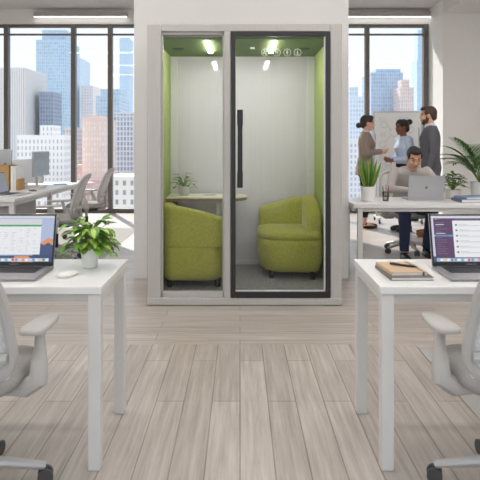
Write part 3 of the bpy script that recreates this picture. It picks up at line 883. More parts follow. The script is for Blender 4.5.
pn = thing('ballpoint_pen', 'black pen lying across the tan notebook', 'pen', (.705, 2.60, DZ+.0295), -.62)
part('barrel', pn, lambda mb: [mb.cyl((-.055, 0, .0058), (.05, 0, .0058), .005, M['black'], seg=14), mb.cyl((.05, 0, .0058), (.066, 0, .0058), .0045, M['black'], .001, 14)])
part('clip', pn, lambda mb: mb.box(-.05, -.012, -.0015, .0015, .0105, .0122, M['chair_dark']))

# pen cup on the man's desk
pc = thing('pen_cup', 'dark wire pen cup between the snake plant and the laptop', 'cup', (1.412, 5.80, DZ))
def cup(mb):
    for k in range(14):
        a = 2*PI*k/14; mb.cyl((.026*math.cos(a), .026*math.sin(a), .004), (.033*math.cos(a), .033*math.sin(a), .085), .0022, M['chair_dark'], seg=6)
    for z, r in ((.004, .026), (.045, .0295), (.085, .033)):
        n = 24; rr = []
        for k in range(n+1):
            a = 2*PI*k/n; c = V((r*math.cos(a), r*math.sin(a), z)); d = V((math.cos(a), math.sin(a), 0))
            rr.append([c+d*.003*math.cos(2*PI*j/6)+V((0, 0, .003*math.sin(2*PI*j/6))) for j in range(6)])
        mb.rings(rr, M['chair_dark'], True, False)
    mb.cyl((0, 0, 0), (0, 0, .004), .027, M['chair_dark'], seg=20)
part('basket', pc, cup)
def penin(x, y, tx, ty, h, m, nm, label):
    o = MB(); o.cyl((x, y, .006), (tx, ty, h), .004, m, seg=8); o.cyl((tx, ty, h), (tx*1.06, ty*1.06, h+.012), .004, m, .001, 8)
    o = o.build(nm, None, loc=(1.412, 5.80, DZ)); tag(o, label, 'pen')
penin(-.012, 0, -.028, -.004, .135, M['black'], 'pen', 'black pen leaning toward the snake plant in the wire cup')
penin(.004, .01, .006, .014, .145, mat('pencil yellow', srgb(196, 148, 84), .5), 'pencil', 'orange pencil standing upright in the wire cup')
penin(.012, -.008, .03, -.004, .14, mat('pen red', srgb(168, 84, 66), .5), 'pen', 'red pen leaning toward the laptop in the wire cup')

# folders by the palm
def folder(x, y, z, w, l, h, rz, m, label):
    t = thing('folder', label, 'folder', (x, y, z), rz)
    boxpart('pages', t, M['paper'], -w/2+.004, w/2-.006, -l/2+.004, l/2-.004, .002, h-.002, bevel=.001)
    part('cover', t, lambda mb: [mb.box(-w/2, w/2, -l/2, l/2, 0, .002, m), mb.box(-w/2, w/2, -l/2, l/2, h-.002, h, m), mb.box(-w/2, -w/2+.003, -l/2, l/2, .002, h-.002, m)], bevel=.001)
folder(2.22, 5.74, DZ, .30, .22, .03, .1, M['blue_dk'], 'slate folder at the bottom of the stack in front of the palm')
folder(2.235, 5.745, DZ+.0305, .27, .22, .018, .22, M['blue_cover'], 'pale blue folder on top of the slate folder')
sheet('notepad', 2.10, 5.86, DZ, .12, .16, .2, 'small white pad lying before the bushy pot', None, 'notepad')

# ------------------------------------------------------------------ things on the bench desk
def monitor(name, loc, rotz, label, w, h, zb, body, screen):
    """screen faces -Y"""
    t = thing(name, label, 'monitor', loc, rotz)
    boxpart('casing', t, body, -w/2, w/2, -.012, .016, zb, zb+h, bevel=.006, seg=3)
    boxpart('screen', t, screen, -w/2+.008, w/2-.008, -.0135, -.0122, zb+.012, zb+h-.012, bevel=0)
    def stand(mb):
        mb.tube([(0, .02, zb+h*.45), (0, .05, zb+.02), (0, .06, .05), (0, .05, .006)], .03, body, 10, .012)
    part('neck', t, stand)
    boxpart('foot', t, body, -.10, .10, -.05, .13, 0, .008, bevel=.003)
    return t
mo = monitor('desktop_monitor', (-3.12, 7.42, DZ), PI, 'silver desktop monitor seen from behind with a grey logo over the cardboard box', .58, .35, .13, M['alu'], M['monitor_screen'])
g = MB(); apple(g, M['logo_grey'], .024, Matrix.Translation((-.215, .0165, .29)) @ Matrix.Rotation(PI, 4, 'Z') @ Matrix.Rotation(PI/2, 4, 'X')); g.build('logo', mo, smooth=False)
monitor('desktop_monitor', (-2.58, 7.75, DZ), rad(86), 'slim monitor with a grey screen turned sideways at the edge of the bench desk', .50, .32, .13, M['alu'], M['monitor_screen'])
bxx = thing('magazine_file', 'tan cardboard file box on the bench desk', 'box', (-2.85, 7.12, DZ))
def carton(mb):
    m = M['cardboard']
    mb.box(-.16, .14, -.10, .14, 0, .006, m); mb.box(-.16, .14, -.10, -.095, 0, .295, m); mb.box(-.16, .14, .135, .14, 0, .295, m)
    mb.box(-.16, -.155, -.10, .14, 0, .295, m); mb.box(.135, .14, -.10, .14, 0, .295, m)
part('shell', bxx, carton, bevel=.001)
def upright(x, w, h, m, label):
    t = thing('binder', label, 'binder', (x, 7.14, DZ))
    part('cover', t, lambda mb: [mb.box(-w/2, w/2, -.11, -.107, 0, h, m), mb.box(-w/2, -w/2+.003, -.107, .11, 0, h, m), mb.box(w/2-.003, w/2, -.107, .11, 0, h, m)], bevel=.001)
    boxpart('pages', t, M['paper'], -w/2+.004, w/2-.004, -.106, .105, .003, h-.006, bevel=0)
upright(-2.682, .030, .285, M['paper'], 'tall white binder standing against the cardboard file box')
upright(-2.650, .026, .27, M['partition'], 'shorter white binder standing outermost by the cardboard file box')
upright(-2.622, .024, .13, M['cardboard'], 'low tan binder standing at the end of the white binders')
ds = thing('desk_screen', 'white desk divider screen standing across the bench desk', 'screen', (-3.4, 7.98, DZ))
boxpart('panel', ds, M['partition'], -.9, .78, -.015, .015, .02, .34, bevel=.006)
part('clamp', ds, lambda mb: [mb.box(-.6, -.54, -.03, .03, 0, .03, M['chrome']), mb.box(.5, .56, -.03, .03, 0, .03, M['chrome'])], bevel=.002)
notebook(-2.53, 7.36, DZ, .24, .2, .022, .05, M['black'], 'document_case', 'black document case lying before the slim monitor', False)
sheet('paper_pad', -2.52, 7.38, DZ+.0223, .2, .18, .1, 'pale pad lying on the black document case', None, 'notepad')
ph = thing('smartphone', 'dark phone lying on the bench desk before the document case', 'phone', (-2.42, 6.98, DZ), .5)
boxpart('body', ph, M['chair_dark'], -.036, .036, -.07, .07, 0, .008, bevel=.003); boxpart('screen', ph, M['black'], -.033, .033, -.066, .066, .008, .0086, bevel=0)
tb = thing('tablet', 'grey tablet lying near the window end of the bench desk', 'tablet', (-2.42, 8.05, DZ), .4)
boxpart('body', tb, M['alu_dark'], -.085, .085, -.12, .12, 0, .007, bevel=.002); boxpart('screen', tb, M['monitor_screen'], -.078, .078, -.112, .112, .007, .0076, bevel=0)
for k, (x, y, rz) in enumerate(((-2.56, 7.66, .3),)):
    pass
for k in range(3):
    sheet('paper_stack', -2.86+.006*k, 7.60, DZ+.0045*k, .21, .28, .04*k, ['bottom sheet', 'middle sheet', 'top sheet'][k]+' of the white papers behind the binders', None, 'paper')

# ------------------------------------------------------------------ whiteboard
wbd = thing('whiteboard', 'white flip board on wheels with marker sketches behind the standing people', 'whiteboard', (2.56, 9.72, 0), -.06)
boxpart('board', wbd, M['wb'], -.37, .37, -.008, .008, .76, 1.78, bevel=0)
def wframe(mb):
    m = M['alu']
    mb.box(-.395, -.37, -.016, .016, .735, 1.805, m); mb.box(.37, .395, -.016, .016, .735, 1.805, m)
    mb.box(-.37, .37, -.016, .016, 1.78, 1.805, m); mb.box(-.37, .37, -.016, .016, .735, .76, m)
part('frame', wbd, wframe, bevel=.003)
def wstand(mb):
    m = M['white_leg']
    for sx in (-.33, .33):
        mb.box(sx-.015, sx+.015, .017, .047, .08, 1.5, m); mb.box(sx-.02, sx+.02, -.26, .26, .065, .095, m)
    mb.box(-.33, .33, .02, .045, .36, .39, m)
part('stand', wbd, wstand, bevel=.003)
for sx in (-.33, .33):
    for sy in (-.24, .24):
        part('caster', wbd, lambda mb: mb.cyl((sx-.012, sy, .0325), (sx+.012, sy, .0325), .032, M['chair_dark'], seg=18))
def sketches(mb):
    random.seed(14); y = -.0095
    def line(pts, r=.0028): mb.tube([(x, y, z) for x, z in pts], r, M['marker'], 5)
    def circ(cx, cz, r): line([(cx+r*math.cos(2*PI*k/16), cz+r*math.sin(2*PI*k/16)) for k in range(17)])
    circ(-.22, 1.58, .05); circ(-.05, 1.46, .07); circ(-.24, 1.26, .055); circ(.02, 1.20, .04); circ(.2, 1.5, .05)
    line([(-.17, 1.57), (-.11, 1.5)]); line([(-.2, 1.3), (-.1, 1.42)]); line([(-.02, 1.4), (.02, 1.25)]); line([(.02, 1.48), (.15, 1.5)])
    for (cx, cz, n) in ((-.30, 1.70, 3), (.02, 1.70, 3), (-.02, 1.6, 2), (-.28, 1.45, 3), (.14, 1.34, 4), (-.3, 1.1, 4), (-.02, 1.05, 3), (.18, 1.15, 3)):
        for k in range(n):
            L_ = random.uniform(.06, .16); z = cz-.028*k
            line([(cx+L_*j/8, z+random.uniform(-.006, .006)) for j in range(9)], .0022)
    line([(-.3, .95), (-.3, 1.0), (-.2, 1.0), (-.2, .92), (-.1, .92), (-.1, 1.02), (.0, 1.02)])
part('sketch', wbd, sketches)

# ------------------------------------------------------------------ people
def Rz(a): return Matrix.Rotation(a, 4, 'Z')
def add_head(mb, m, Hm, female=False):
    E = lambda c, r: mb.ell((0, 0, 0), (1, 1, 1), m, None, 20, 14, Hm @ Matrix.Translation(c) @ Matrix.Diagonal((r[0], r[1], r[2], 1)))
    j = .9 if female else 1
    E((0, -.012, .025), (.074, .094, .092)); E((0, .028, -.028), (.060*j, .066, .082)); E((0, .058, -.093), (.026*j, .024, .022))
    E((0, .03, -.07), (.050*j, .05, .042)); E((0, .078, .024), (.042, .016, .011)); E((0, .090, -.004), (.009, .012, .026)); E((0, .101, -.024), (.0135, .013, .010))
    E((0, .089, -.058), (.022, .010, .006)); E((0, .087, -.068), (.020, .010, .0065))
    for s in (-1, 1):
        E((s*.074, -.004, -.008), (.011, .020, .031)); E((s*.038, .066, -.03), (.022, .02, .022)); E((s*.031, .079, .004), (.013, .008, .0095))
def head_mat(Hm, lip=True, beard=False):
    inv = Hm.inverted()
    def f(c):
        p = inv @ c
        if p.y > .05 and abs(p.z) < .12:
            x = abs(p.x)
            if ((x-.031)/.0135)**2+((p.z-.004)/.0065)**2 < 1: return 1
            if abs(x-.032) < .019 and abs(p.z-.0285+.006*((x-.032)/.019)**2) < .0048: return 1
            if (x/.021)**2+((p.z+.062)/.011)**2 < 1 and p.y > .07: return 2
        return 0
    return f
def hand(mb, m, wrist, d, n, side, curl=.5, thumb_in=.3):
    d = V(d).normalized(); n = V(n); n = (n-d*n.dot(d)).normalized(); l = d.cross(n).normalized(); w = V(wrist)
    R = Matrix((l, d, n)).transposed()
    mb.ell(w+d*.045, (.040, .054, .017), m, R)
    mb.cap(w, w+d*.03, .026, m, .024)
    for i, L_ in enumerate((.062, .074, .070, .055)):
        if side < 0: pass
        u = (i-1.5)*side*-1
        b = w+d*(.088-.004*abs(i-1.3))+l*(u*.0215)
        dd = (d+l*(u*.06)).normalized(); p = b-dd*.02
        for k in range(3):
            q = p+dd*(L_*(.48, .32, .28)[k]+(.02 if k == 0 else 0))
            mb.cap(p, q, .0092-.0007*k, m, .0088-.0008*k, 10)
            p = q; c, s_ = math.cos(curl*.9), math.sin(curl*.9); dd = (dd*c+n*s_).normalized()
    b = w+d*.022+l*(side*.028); t1 = (d*.62+l*(side*.72)+n*thumb_in).normalized()
    q = b+t1*.045; mb.cap(b, q, .0125, m, .0105, 10)
    t2 = (d*.9+l*(side*.2)+n*(thumb_in+.2)).normalized(); mb.cap(q, q+t2*.034, .0105, m, .008, 10)
def person(loc, rotz, label, sex, s, arms, headyaw, headpitch, skin, hair, lipm, wear):
    """standing; faces +Y; arms = [(elbow, wrist, handdir, palmnormal, curl) right(+x), left(-x)] in local metres at 1.70 scale"""
    fem = sex == 'f'
    mb = MB(); sk = skin
    sh_w = .165 if fem else .195; sz = 1.395
    hip = .092
    Hm = Matrix.Translation((0, .035, 1.585)) @ Rz(headyaw) @ Matrix.Rotation(headpitch, 4, 'X')
    if fem: tor = [(.80, 0, 0, .145, .10), (.90, 0, -.01, .168, .115), (1.0, 0, -.005, .145, .098), (1.08, 0, .0, .122, .085), (1.18, 0, .01, .135, .095), (1.27, 0, .018, .15, .112), (1.36, 0, .0, .15, .085), (1.42, 0, 0, .10, .06), (1.45, 0, .005, .055, .05)]
    else: tor = [(.80, 0, 0, .150, .105), (.90, 0, -.008, .165, .115), (1.0, 0, 0, .152, .105), (1.10, 0, .003, .152, .105), (1.2, 0, .008, .17, .115), (1.3, 0, .008, .182, .118), (1.37, 0, 0, .175, .095), (1.42, 0, 0, .12, .07), (1.46, 0, .005, .062, .056)]
    mb.loft(tor, sk)
    mb.cap((0, .0, 1.40), (0, .022, 1.52), .052 if fem else .060, sk, .048 if fem else .056)
    add_head(mb, sk, Hm, fem)
    for sx in (1, -1):
        mb.cap((sx*hip, 0, .86), (sx*.095, .01, .49), .083, sk, .053); mb.cap((sx*.095, .01, .49), (sx*.09, -.015, .30), .053, sk, .05)
        mb.cap((sx*.09, -.015, .30), (sx*.09, -.02, .08), .05, sk, .034)
        mb.ell((sx*.092, .045, .035), (.038, .115, .034), sk); mb.ell((sx*.09, -.03, .045), (.033, .04, .045), sk)
    AR = []
    for sx, a in zip((1, -1), arms):
        shp = V((sx*(sh_w-.006), 0, sz-.012)); e = V(a[0]); w = V(a[1]); AR.append((shp, e, w))
        mb.cap(shp, e, .043, sk, .036); mb.cap(e, w, .036, sk, .026)
        hand(mb, sk, w, a[2], a[3], a[5], a[4])
    root = link('person', organic(mb, .0058, 3, head_mat(Hm), [sk, M['eye'], lipm]), None, smooth=False)
    root.location = loc; root.rotation_euler = (0, 0, rotz); root.scale = (s, s, s)
    tag(root, label, 'person')
    # hair
    hb = MB()
    def E(c, r): hb.ell((0, 0, 0), (1, 1, 1), hair, None, 20, 14, Hm @ Matrix.Translation(c) @ Matrix.Diagonal((r[0], r[1], r[2], 1)))
    if fem:
        E((0, -.032, .034), (.084, .090, .094)); E((0, .02, .083), (.066, .066, .042)); E((0, -.135, wear['bun']), (.046, .045, .045)); E((0, -.07, -.02), (.066, .055, .06))
        for sg in (-1, 1): E((sg*.062, .028, .052), (.022, .042, .045))
    else:
        E((0, -.034, .036), (.081, .088, .090)); E((0, .018, .092), (.066, .074, .036)); E((0, -.07, -.02), (.062, .045, .055))
        for sg in (-1, 1): E((sg*.068, .015, .04), (.014, .035, .04))
    link('hair', organic(hb, .006, 3), root, smooth=False)
    if wear.get('beard'):
        bb = MB()
        def E2(c, r): bb.ell((0, 0, 0), (1, 1, 1), hair, None, 18, 12, Hm @ Matrix.Translation(c) @ Matrix.Diagonal((r[0], r[1], r[2], 1)))
        E2((0, .055, -.094), (.034, .032, .026)); E2((0, .086, -.046), (.026, .012, .006))
        for sg in (-1, 1): E2((sg*.042, .035, -.07), (.021, .045, .034)); E2((sg*.062, .012, -.035), (.010, .02, .04))
        link('beard', organic(bb, .005, 2), root, smooth=False)
    # trousers
    tr = MB(); tm = wear['trousers']; bot = wear['hem']
    tr.loft([(.78, 0, 0, .155, .11), (.90, 0, -.008, .178, .125), (1.0, 0, -.002, .162, .115), (1.04, 0, 0, .15, .108)], tm)
    for sx in (1, -1):
        tr.cap((sx*hip, 0, .84), (sx*.096, .01, .49), .094, tm, .068); tr.cyl((sx*.096, .01, .50), (sx*.092, -.014, bot), .068, tm, .054)
    link('trousers', organic(tr, .009, 3), root, smooth=False)
    # top
    tp_ = MB(); cm = wear['top']; g = wear.get('gap', .02); lo = wear['low']
    base = [(z, cx, cy, rx+g, ry+g) for z, cx, cy, rx, ry in tor if z > lo+.02 and z < 1.44]
    b0 = base[0]
    tp_.loft([(lo, 0, -.005, b0[3]+wear.get('flare', .012), b0[4]+.012)]+base+[(1.452, 0, -.012, .078, .066)], cm)
    for (shp, e, w), sx in zip(AR, (1, -1)):
        tp_.cap(shp+V((-sx*.004, 0, .004)), e, .066, cm, .053); cu = e+(w-e)*wear.get('cuff', .93); tp_.cap(e, e+(cu-e)*.9, .050, cm, .040); tp_.cyl(e, cu, .048, cm, .039)
    o = link(wear['topname'], organic(tp_, .009, 3), root, smooth=False)
    if wear.get('inner'):
        ib = MB()
        ib.loft([(1.05, 0, .055, .035, .062), (1.18, 0, .062, .040, .068), (1.28, 0, .071, .044, .076), (1.37, 0, .050, .05, .062), (1.42, 0, .03, .052, .055), (1.462, 0, .012, .058, .058)], wear['inner'])
        ib.cyl((0, .002, 1.43), (0, .012, 1.478), .066, wear['inner'], .064, 20)
        link('shirt', organic(ib, .007, 2), root, smooth=False)
    if wear.get('lapel'):
        for sg in (-1, 1):
            part('lapel', root, lambda mb: mb.prism([(sg*.062, 1.43), (sg*.088, 1.38), (sg*.078, 1.33), (sg*.022, 1.12), (sg*.032, 1.25)], 0, .007, wear['lapel'], Matrix.Translation((0, .150, 0)) @ Matrix.Rotation(PI/2, 4, 'X')), bevel=.002)
    # shoes
    for sx in (1, -1):
        sb = MB(); m = wear['shoe']
        if wear.get('heel'):
            sb.ell((sx*.092, .06, .030), (.044, .122, .030), m); sb.ell((sx*.091, .03, .042), (.034, .07, .022), m, Matrix.Rotation(-.35, 3, 'X')); sb.ell((sx*.09, -.035, .058), (.034, .036, .036), m)
            sb.cyl((sx*.09, -.055, .0), (sx*.09, -.05, .06), .009, m, .016)
        else:
            sb.ell((sx*.092, .06, .038), (.048, .128, .044), m); sb.ell((sx*.09, -.03, .058), (.043, .055, .056), m); sb.box(sx*.092-.042, sx*.092+.042, -.075, .165, 0, .022, m)
        link('shoe', organic(sb, .006, 2), root, smooth=False)
    return root

# woman in a taupe blazer, hands meeting at her waist
person((1.905, 9.08, 0), rad(-104), 'woman in a taupe blazer with dark hair in a low bun facing the whiteboard', 'f', 1.0,
       [((.235, .02, 1.13), (.085, .25, 1.165), (-.75, .6, .05), (-.3, -.6, .6), .7, -1), ((-.235, .02, 1.13), (-.085, .245, 1.15), (.75, .6, .05), (.3, -.6, .6), .7, 1)],
       .12, -.03, M['skin_a'], M['hair_br'], M['lip'],
       dict(bun=-.035, trousers=M['blackcloth'], hem=.17, top=M['taupe'], low=.80, gap=.022, topname='blazer', inner=M['cream'], lapel=M['taupe'], shoe=M['blackshoe'], heel=True, flare=.02))
# woman in a pale blue shirt
person((2.40, 8.75, 0), rad(102), 'woman in a pale blue shirt with black hair in a high bun', 'f', .955,
       [((.225, -.01, 1.12), (.075, .23, 1.10), (-.75, .6, .0), (-.3, -.6, .6), .7, -1), ((-.225, -.01, 1.12), (-.075, .225, 1.085), (.75, .6, 0), (.3, -.6, .6), .7, 1)],
       .1, .0, M['skin_b'], M['hair_bl'], M['lip_b'],
       dict(bun=.085, trousers=M['blackcloth'], hem=.09, top=M['lblue'], low=.84, gap=.018, topname='shirt', shoe=M['blackshoe'], flare=.012))
# bearded man in a grey suit, three quarters from behind
person((2.63, 8.25, 0), rad(74), 'bearded man in a charcoal suit standing with his hands at his sides', 'm', 1.05,
       [((.285, -.04, 1.11), (.275, .05, .86), (0, .25, -1), (-1, 0, 0), .35, 1), ((-.285, -.04, 1.11), (-.275, .05, .86), (0, .25, -1), (1, 0, 0), .35, -1)],
       .05, -.06, M['skin_c'], M['hair_br2'], M['lip'],
       dict(beard=True, trousers=M['suit'], hem=.08, top=M['suit'], low=.74, gap=.016, topname='jacket', inner=M['wshirt'], lapel=M['suit'], shoe=M['brownshoe'], flare=.03, cuff=.97))

# seated man
def seated(loc, rotz):
    mb = MB(); sk = M['skin_c']
    Hm = Matrix.Translation((0, .305, 1.118)) @ Matrix.Rotation(-.40, 4, 'X')
    def body(mb, m, g=0.0, full=True):
        pts = [(.50, 0, .17, .12), (.58, .0, .165, .12), (.68, .025, .152, .108), (.80, .075, .165, .112), (.90, .125, .182, .115), (.965, .165, .172, .095), (1.005, .19, .11, .07)]
        rings = []
        for z, y, rx, ry in pts:
            rings.append([((rx+g)*math.cos(2*PI*k/24), y+(ry+g)*math.sin(2*PI*k/24), z-.28*(ry+g)*math.sin(2*PI*k/24)*(z > .6)) for k in range(24)])
        mb.rings(rings, m)
    body(mb, sk); mb.cap((0, .185, .98), (0, .255, 1.06), .06, sk, .056); add_head(mb, sk, Hm)
    arms = [(V((.185, .16, .965)), V((.285, .36, .775)), V((.085, .66, .775))), (V((-.185, .16, .965)), V((-.285, .36, .775)), V((-.085, .66, .775)))]
    for (a, e, w), sd in zip(arms, (1, -1)):
        mb.cap(a, e, .047, sk, .038); mb.cap(e, w, .038, sk, .027)
        hand(mb, sk, w, (-sd*.25, 1, -.06), (0, 0, -1), sd*-1, .30, .1)
    legs = [(V((.09, .02, .545)), V((.135, .42, .545)), V((.155, .455, .09))), (V((-.09, .02, .545)), V((-.17, .41, .545)), V((-.17, .20, .09)))]
    for h, k_, a in legs:
        mb.cap(h, k_, .082, sk, .055); mb.cap(k_, a, .054, sk, .034)
        mb.ell(a+V((0, .065, -.052)), (.04, .115, .034), sk)
    root = link('person', organic(mb, .0058, 3, head_mat(Hm), [sk, M['eye'], M['lip']]), None, smooth=False)
    root.location = loc; root.rotation_euler = (0, 0, rotz)
    tag(root, 'man in an oatmeal sweater and jeans sitting and typing at the silver laptop', 'person')
    hb = MB(); hair = M['hair_bl']
    def E(c, r): hb.ell((0, 0, 0), (1, 1, 1), hair, None, 20, 14, Hm @ Matrix.Translation(c) @ Matrix.Diagonal((r[0], r[1], r[2], 1)))
    E((0, -.034, .038), (.081, .088, .090)); E((0, .024, .096), (.070, .072, .038)); E((0, -.07, -.02), (.062, .045, .055))
    for sg in (-1, 1): E((sg*.069, .015, .035), (.013, .032, .042))
    link('hair', organic(hb, .006, 3), root, smooth=False)
    sw = MB(); m = M['sweater']; body(sw, m, .013)
    for a, e, w in arms: sw.cap(a, e, .056, m, .047); sw.cap(e, e+(w-e)*.9, .047, m, .037)
    link('sweater', organic(sw, .009, 3), root, smooth=False)
    cl = MB(); cl.cyl((0, .185, .965), (0, .228, 1.022), .079, M['sweater'], .069, 24); link('collar', organic(cl, .007, 2), root, smooth=False)
    jn = MB(); m = M['navy']; jn.loft([(.47, 0, .02, .165, .135), (.52, 0, .015, .185, .145), (.60, 0, 0, .182, .138), (.66, 0, .01, .172, .125)], m)
    for h, k_, a in legs: jn.cap(h, k_, .094, m, .070); jn.cyl(k_, k_+(a-k_)*.98, .070, m, .052); jn.ell(k_, (.07,)*3, m)
    link('jeans', organic(jn, .009, 3), root, smooth=False)
    for h, k_, a in legs:
        sb = MB(); c = a+V((0, .055, 0)); x, y = a.x, a.y
        sb.ell((x, y+.075, .036), (.048, .125, .042), M['blackshoe']); sb.ell((x, y-.01, .058), (.043, .055, .056), M['blackshoe']); sb.box(x-.04, x+.04, y-.055, y+.18, 0, .022, M['blackshoe'])
        link('shoe', organic(sb, .006, 2), root, smooth=False)
seated((1.96, 7.03, 0), PI)

# ------------------------------------------------------------------ city outside
GZ = -150.0
S('ground', mat('hazy street level', srgb(186, 184, 184), .9, .2, .02), [(-1500, 1500, 60, 3000, GZ-2, GZ)])
def building(px0, px1, ytop, d, depth, wall, win, w, h, gap, label, crown=None, rot=0):
    d *= 2.2; depth *= 1.9; gap *= 1.35; w *= 1.15; h *= 1.1
    x0, x1 = (px0-240)/598*d, (px1-240)/598*d
    wall = tuple(int(c+(255-c)*.24) for c in wall); g_ = sum(win)/3; win = tuple(int((c*.62+g_*.38)*.69+255*.31) for c in win)  # distance haze put into the colours: wall and windows paled towards white
    zt = 1.3+(142-ytop)*d/598
    t = thing('building', label, 'building', ((x0+x1)/2, d+depth/2, GZ), rot)
    hw, hh, hd = (x1-x0)/2, zt-GZ, depth/2
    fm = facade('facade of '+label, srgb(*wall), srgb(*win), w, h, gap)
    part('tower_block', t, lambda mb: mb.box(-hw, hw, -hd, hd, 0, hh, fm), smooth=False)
    cm = mat('roof %d %d %d' % wall, srgb(*wall), .8)
    part('parapet', t, lambda mb: [mb.box(-hw-.15, hw+.15, -hd-.15, -hd+.3, hh-.6, hh+.5, cm), mb.box(-hw-.15, hw+.15, hd-.3, hd+.15, hh-.6, hh+.5, cm), mb.box(-hw-.15, -hw+.3, -hd+.3, hd-.3, hh-.6, hh+.5, cm), mb.box(hw-.3, hw+.15, -hd+.3, hd-.3, hh-.6, hh+.5, cm)], smooth=False)
    for c in (crown or []):
        a, b, yt = c
        xa, xb = (a-240)/598*d-(x0+x1)/2, (b-240)/598*d-(x0+x1)/2
        h2 = 1.3+(142-yt)*d/598-GZ
        part('roof_block', t, lambda mb: mb.box(xa, xb, -hd*.6, hd*.6, hh, h2, fm), smooth=False)
    return t
B_ = building
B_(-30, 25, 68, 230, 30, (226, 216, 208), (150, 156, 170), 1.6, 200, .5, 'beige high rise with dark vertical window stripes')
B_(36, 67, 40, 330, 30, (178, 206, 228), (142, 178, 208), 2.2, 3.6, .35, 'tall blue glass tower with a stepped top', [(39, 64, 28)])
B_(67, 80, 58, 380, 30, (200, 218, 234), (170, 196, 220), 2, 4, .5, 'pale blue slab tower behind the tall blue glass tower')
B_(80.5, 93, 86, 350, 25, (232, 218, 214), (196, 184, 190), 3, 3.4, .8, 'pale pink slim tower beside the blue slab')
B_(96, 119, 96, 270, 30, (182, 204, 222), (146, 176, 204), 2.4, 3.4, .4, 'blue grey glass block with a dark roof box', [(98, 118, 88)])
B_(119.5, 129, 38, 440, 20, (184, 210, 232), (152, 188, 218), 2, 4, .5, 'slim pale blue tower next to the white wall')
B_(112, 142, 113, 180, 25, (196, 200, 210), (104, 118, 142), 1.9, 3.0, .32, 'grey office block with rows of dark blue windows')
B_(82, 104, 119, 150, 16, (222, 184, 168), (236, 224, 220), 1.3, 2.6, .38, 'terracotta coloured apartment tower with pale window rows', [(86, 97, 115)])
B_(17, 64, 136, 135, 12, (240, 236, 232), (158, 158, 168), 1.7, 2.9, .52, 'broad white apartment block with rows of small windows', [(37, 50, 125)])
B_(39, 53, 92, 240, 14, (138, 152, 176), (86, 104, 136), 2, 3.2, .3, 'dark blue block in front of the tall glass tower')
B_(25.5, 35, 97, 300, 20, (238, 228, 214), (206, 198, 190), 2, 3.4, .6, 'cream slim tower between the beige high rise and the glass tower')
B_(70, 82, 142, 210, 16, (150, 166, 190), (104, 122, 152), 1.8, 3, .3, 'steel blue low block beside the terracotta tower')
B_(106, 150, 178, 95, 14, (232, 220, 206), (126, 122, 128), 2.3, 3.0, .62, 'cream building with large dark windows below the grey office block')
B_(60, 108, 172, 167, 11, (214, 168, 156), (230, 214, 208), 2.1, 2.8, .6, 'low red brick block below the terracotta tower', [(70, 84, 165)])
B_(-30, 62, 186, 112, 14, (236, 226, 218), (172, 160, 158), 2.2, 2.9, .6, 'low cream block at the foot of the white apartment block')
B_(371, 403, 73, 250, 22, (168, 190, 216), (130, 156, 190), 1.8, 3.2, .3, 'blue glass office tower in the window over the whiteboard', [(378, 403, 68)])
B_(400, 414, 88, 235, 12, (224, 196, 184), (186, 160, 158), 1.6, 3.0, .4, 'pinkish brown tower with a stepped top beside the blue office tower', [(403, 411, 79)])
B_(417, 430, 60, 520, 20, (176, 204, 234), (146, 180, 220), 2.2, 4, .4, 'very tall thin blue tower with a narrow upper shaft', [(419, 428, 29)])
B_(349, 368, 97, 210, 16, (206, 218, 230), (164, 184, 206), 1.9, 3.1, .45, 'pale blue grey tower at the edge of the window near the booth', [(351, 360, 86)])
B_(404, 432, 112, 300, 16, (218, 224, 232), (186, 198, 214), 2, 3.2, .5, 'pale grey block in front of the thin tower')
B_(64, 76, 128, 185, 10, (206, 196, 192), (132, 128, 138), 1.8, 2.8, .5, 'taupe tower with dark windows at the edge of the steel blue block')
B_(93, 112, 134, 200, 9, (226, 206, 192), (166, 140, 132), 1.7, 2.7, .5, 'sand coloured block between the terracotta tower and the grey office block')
B_(64, 92, 184, 128, 9, (196, 148, 136), (226, 214, 208), 1.6, 2.5, .5, 'dark red brick house row seen over the bench desk chairs', [(70, 78, 179)])
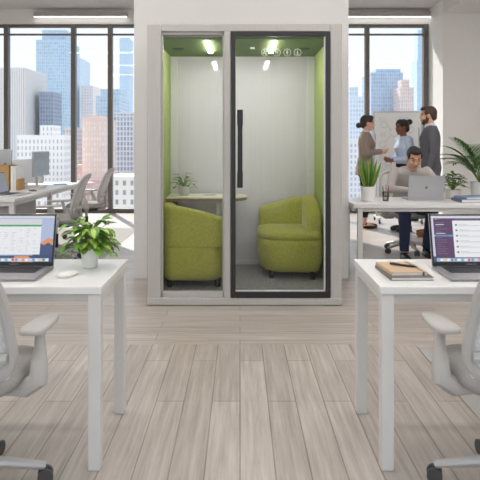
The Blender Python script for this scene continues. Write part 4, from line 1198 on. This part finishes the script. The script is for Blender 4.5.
B_(88, 111, 160, 190, 8, (232, 214, 206), (184, 136, 126), 1.6, 2.6, .5, 'cream and red striped block behind the red brick row', [(100, 108, 154)])
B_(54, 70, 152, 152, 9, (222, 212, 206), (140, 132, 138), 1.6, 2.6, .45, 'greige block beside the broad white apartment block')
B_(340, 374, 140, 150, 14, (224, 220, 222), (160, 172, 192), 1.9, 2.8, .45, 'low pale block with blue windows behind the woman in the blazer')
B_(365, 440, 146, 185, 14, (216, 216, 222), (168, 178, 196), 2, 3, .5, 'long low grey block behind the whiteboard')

# ------------------------------------------------------------------ light
w = bpy.data.worlds.new('world'); SC.world = w; w.use_nodes = True
N = w.node_tree.nodes; L = w.node_tree.links
bg = N['Background']
tc = N.new('ShaderNodeTexCoord'); sp = N.new('ShaderNodeSeparateXYZ'); rp = N.new('ShaderNodeValToRGB')
rp.color_ramp.elements[0].position = .0; rp.color_ramp.elements[0].color = (.74, .76, .78, 1)
rp.color_ramp.elements[1].position = .45; rp.color_ramp.elements[1].color = (.60, .70, .80, 1)
L.new(tc.outputs['Generated'], sp.inputs[0]); L.new(sp.outputs[2], rp.inputs[0]); L.new(rp.outputs[0], bg.inputs['Color'])
bg.inputs['Strength'].default_value = 1.5
sd = bpy.data.lights.new('sun', 'SUN'); sd.energy = 6; sd.angle = rad(.8); sd.color = (1, .95, .87)
so = bpy.data.objects.new('sun', sd); COL.objects.link(so)
so.rotation_euler = V((.30, -.72, -.60)).to_track_quat('-Z', 'Y').to_euler(); so.location = (-4, 16, 9)

# ------------------------------------------------------------------ camera
cd = bpy.data.cameras.new('camera'); cam = bpy.data.objects.new('camera', cd); COL.objects.link(cam)
cam.location = (0, 0, 1.3); cam.rotation_euler = (PI/2, 0, 0)
cd.sensor_width = 36; cd.lens = 598/480*36; cd.shift_y = -(240-142)/480
cd.clip_end = 3000
cd.dof.use_dof = True; cd.dof.focus_distance = 4.4; cd.dof.aperture_fstop = 5.0
SC.camera = cam
SC.view_settings.view_transform = 'Standard'; SC.view_settings.look = 'None'; SC.view_settings.exposure = .04; SC.view_settings.gamma = 1
SC.view_settings.use_curve_mapping = False
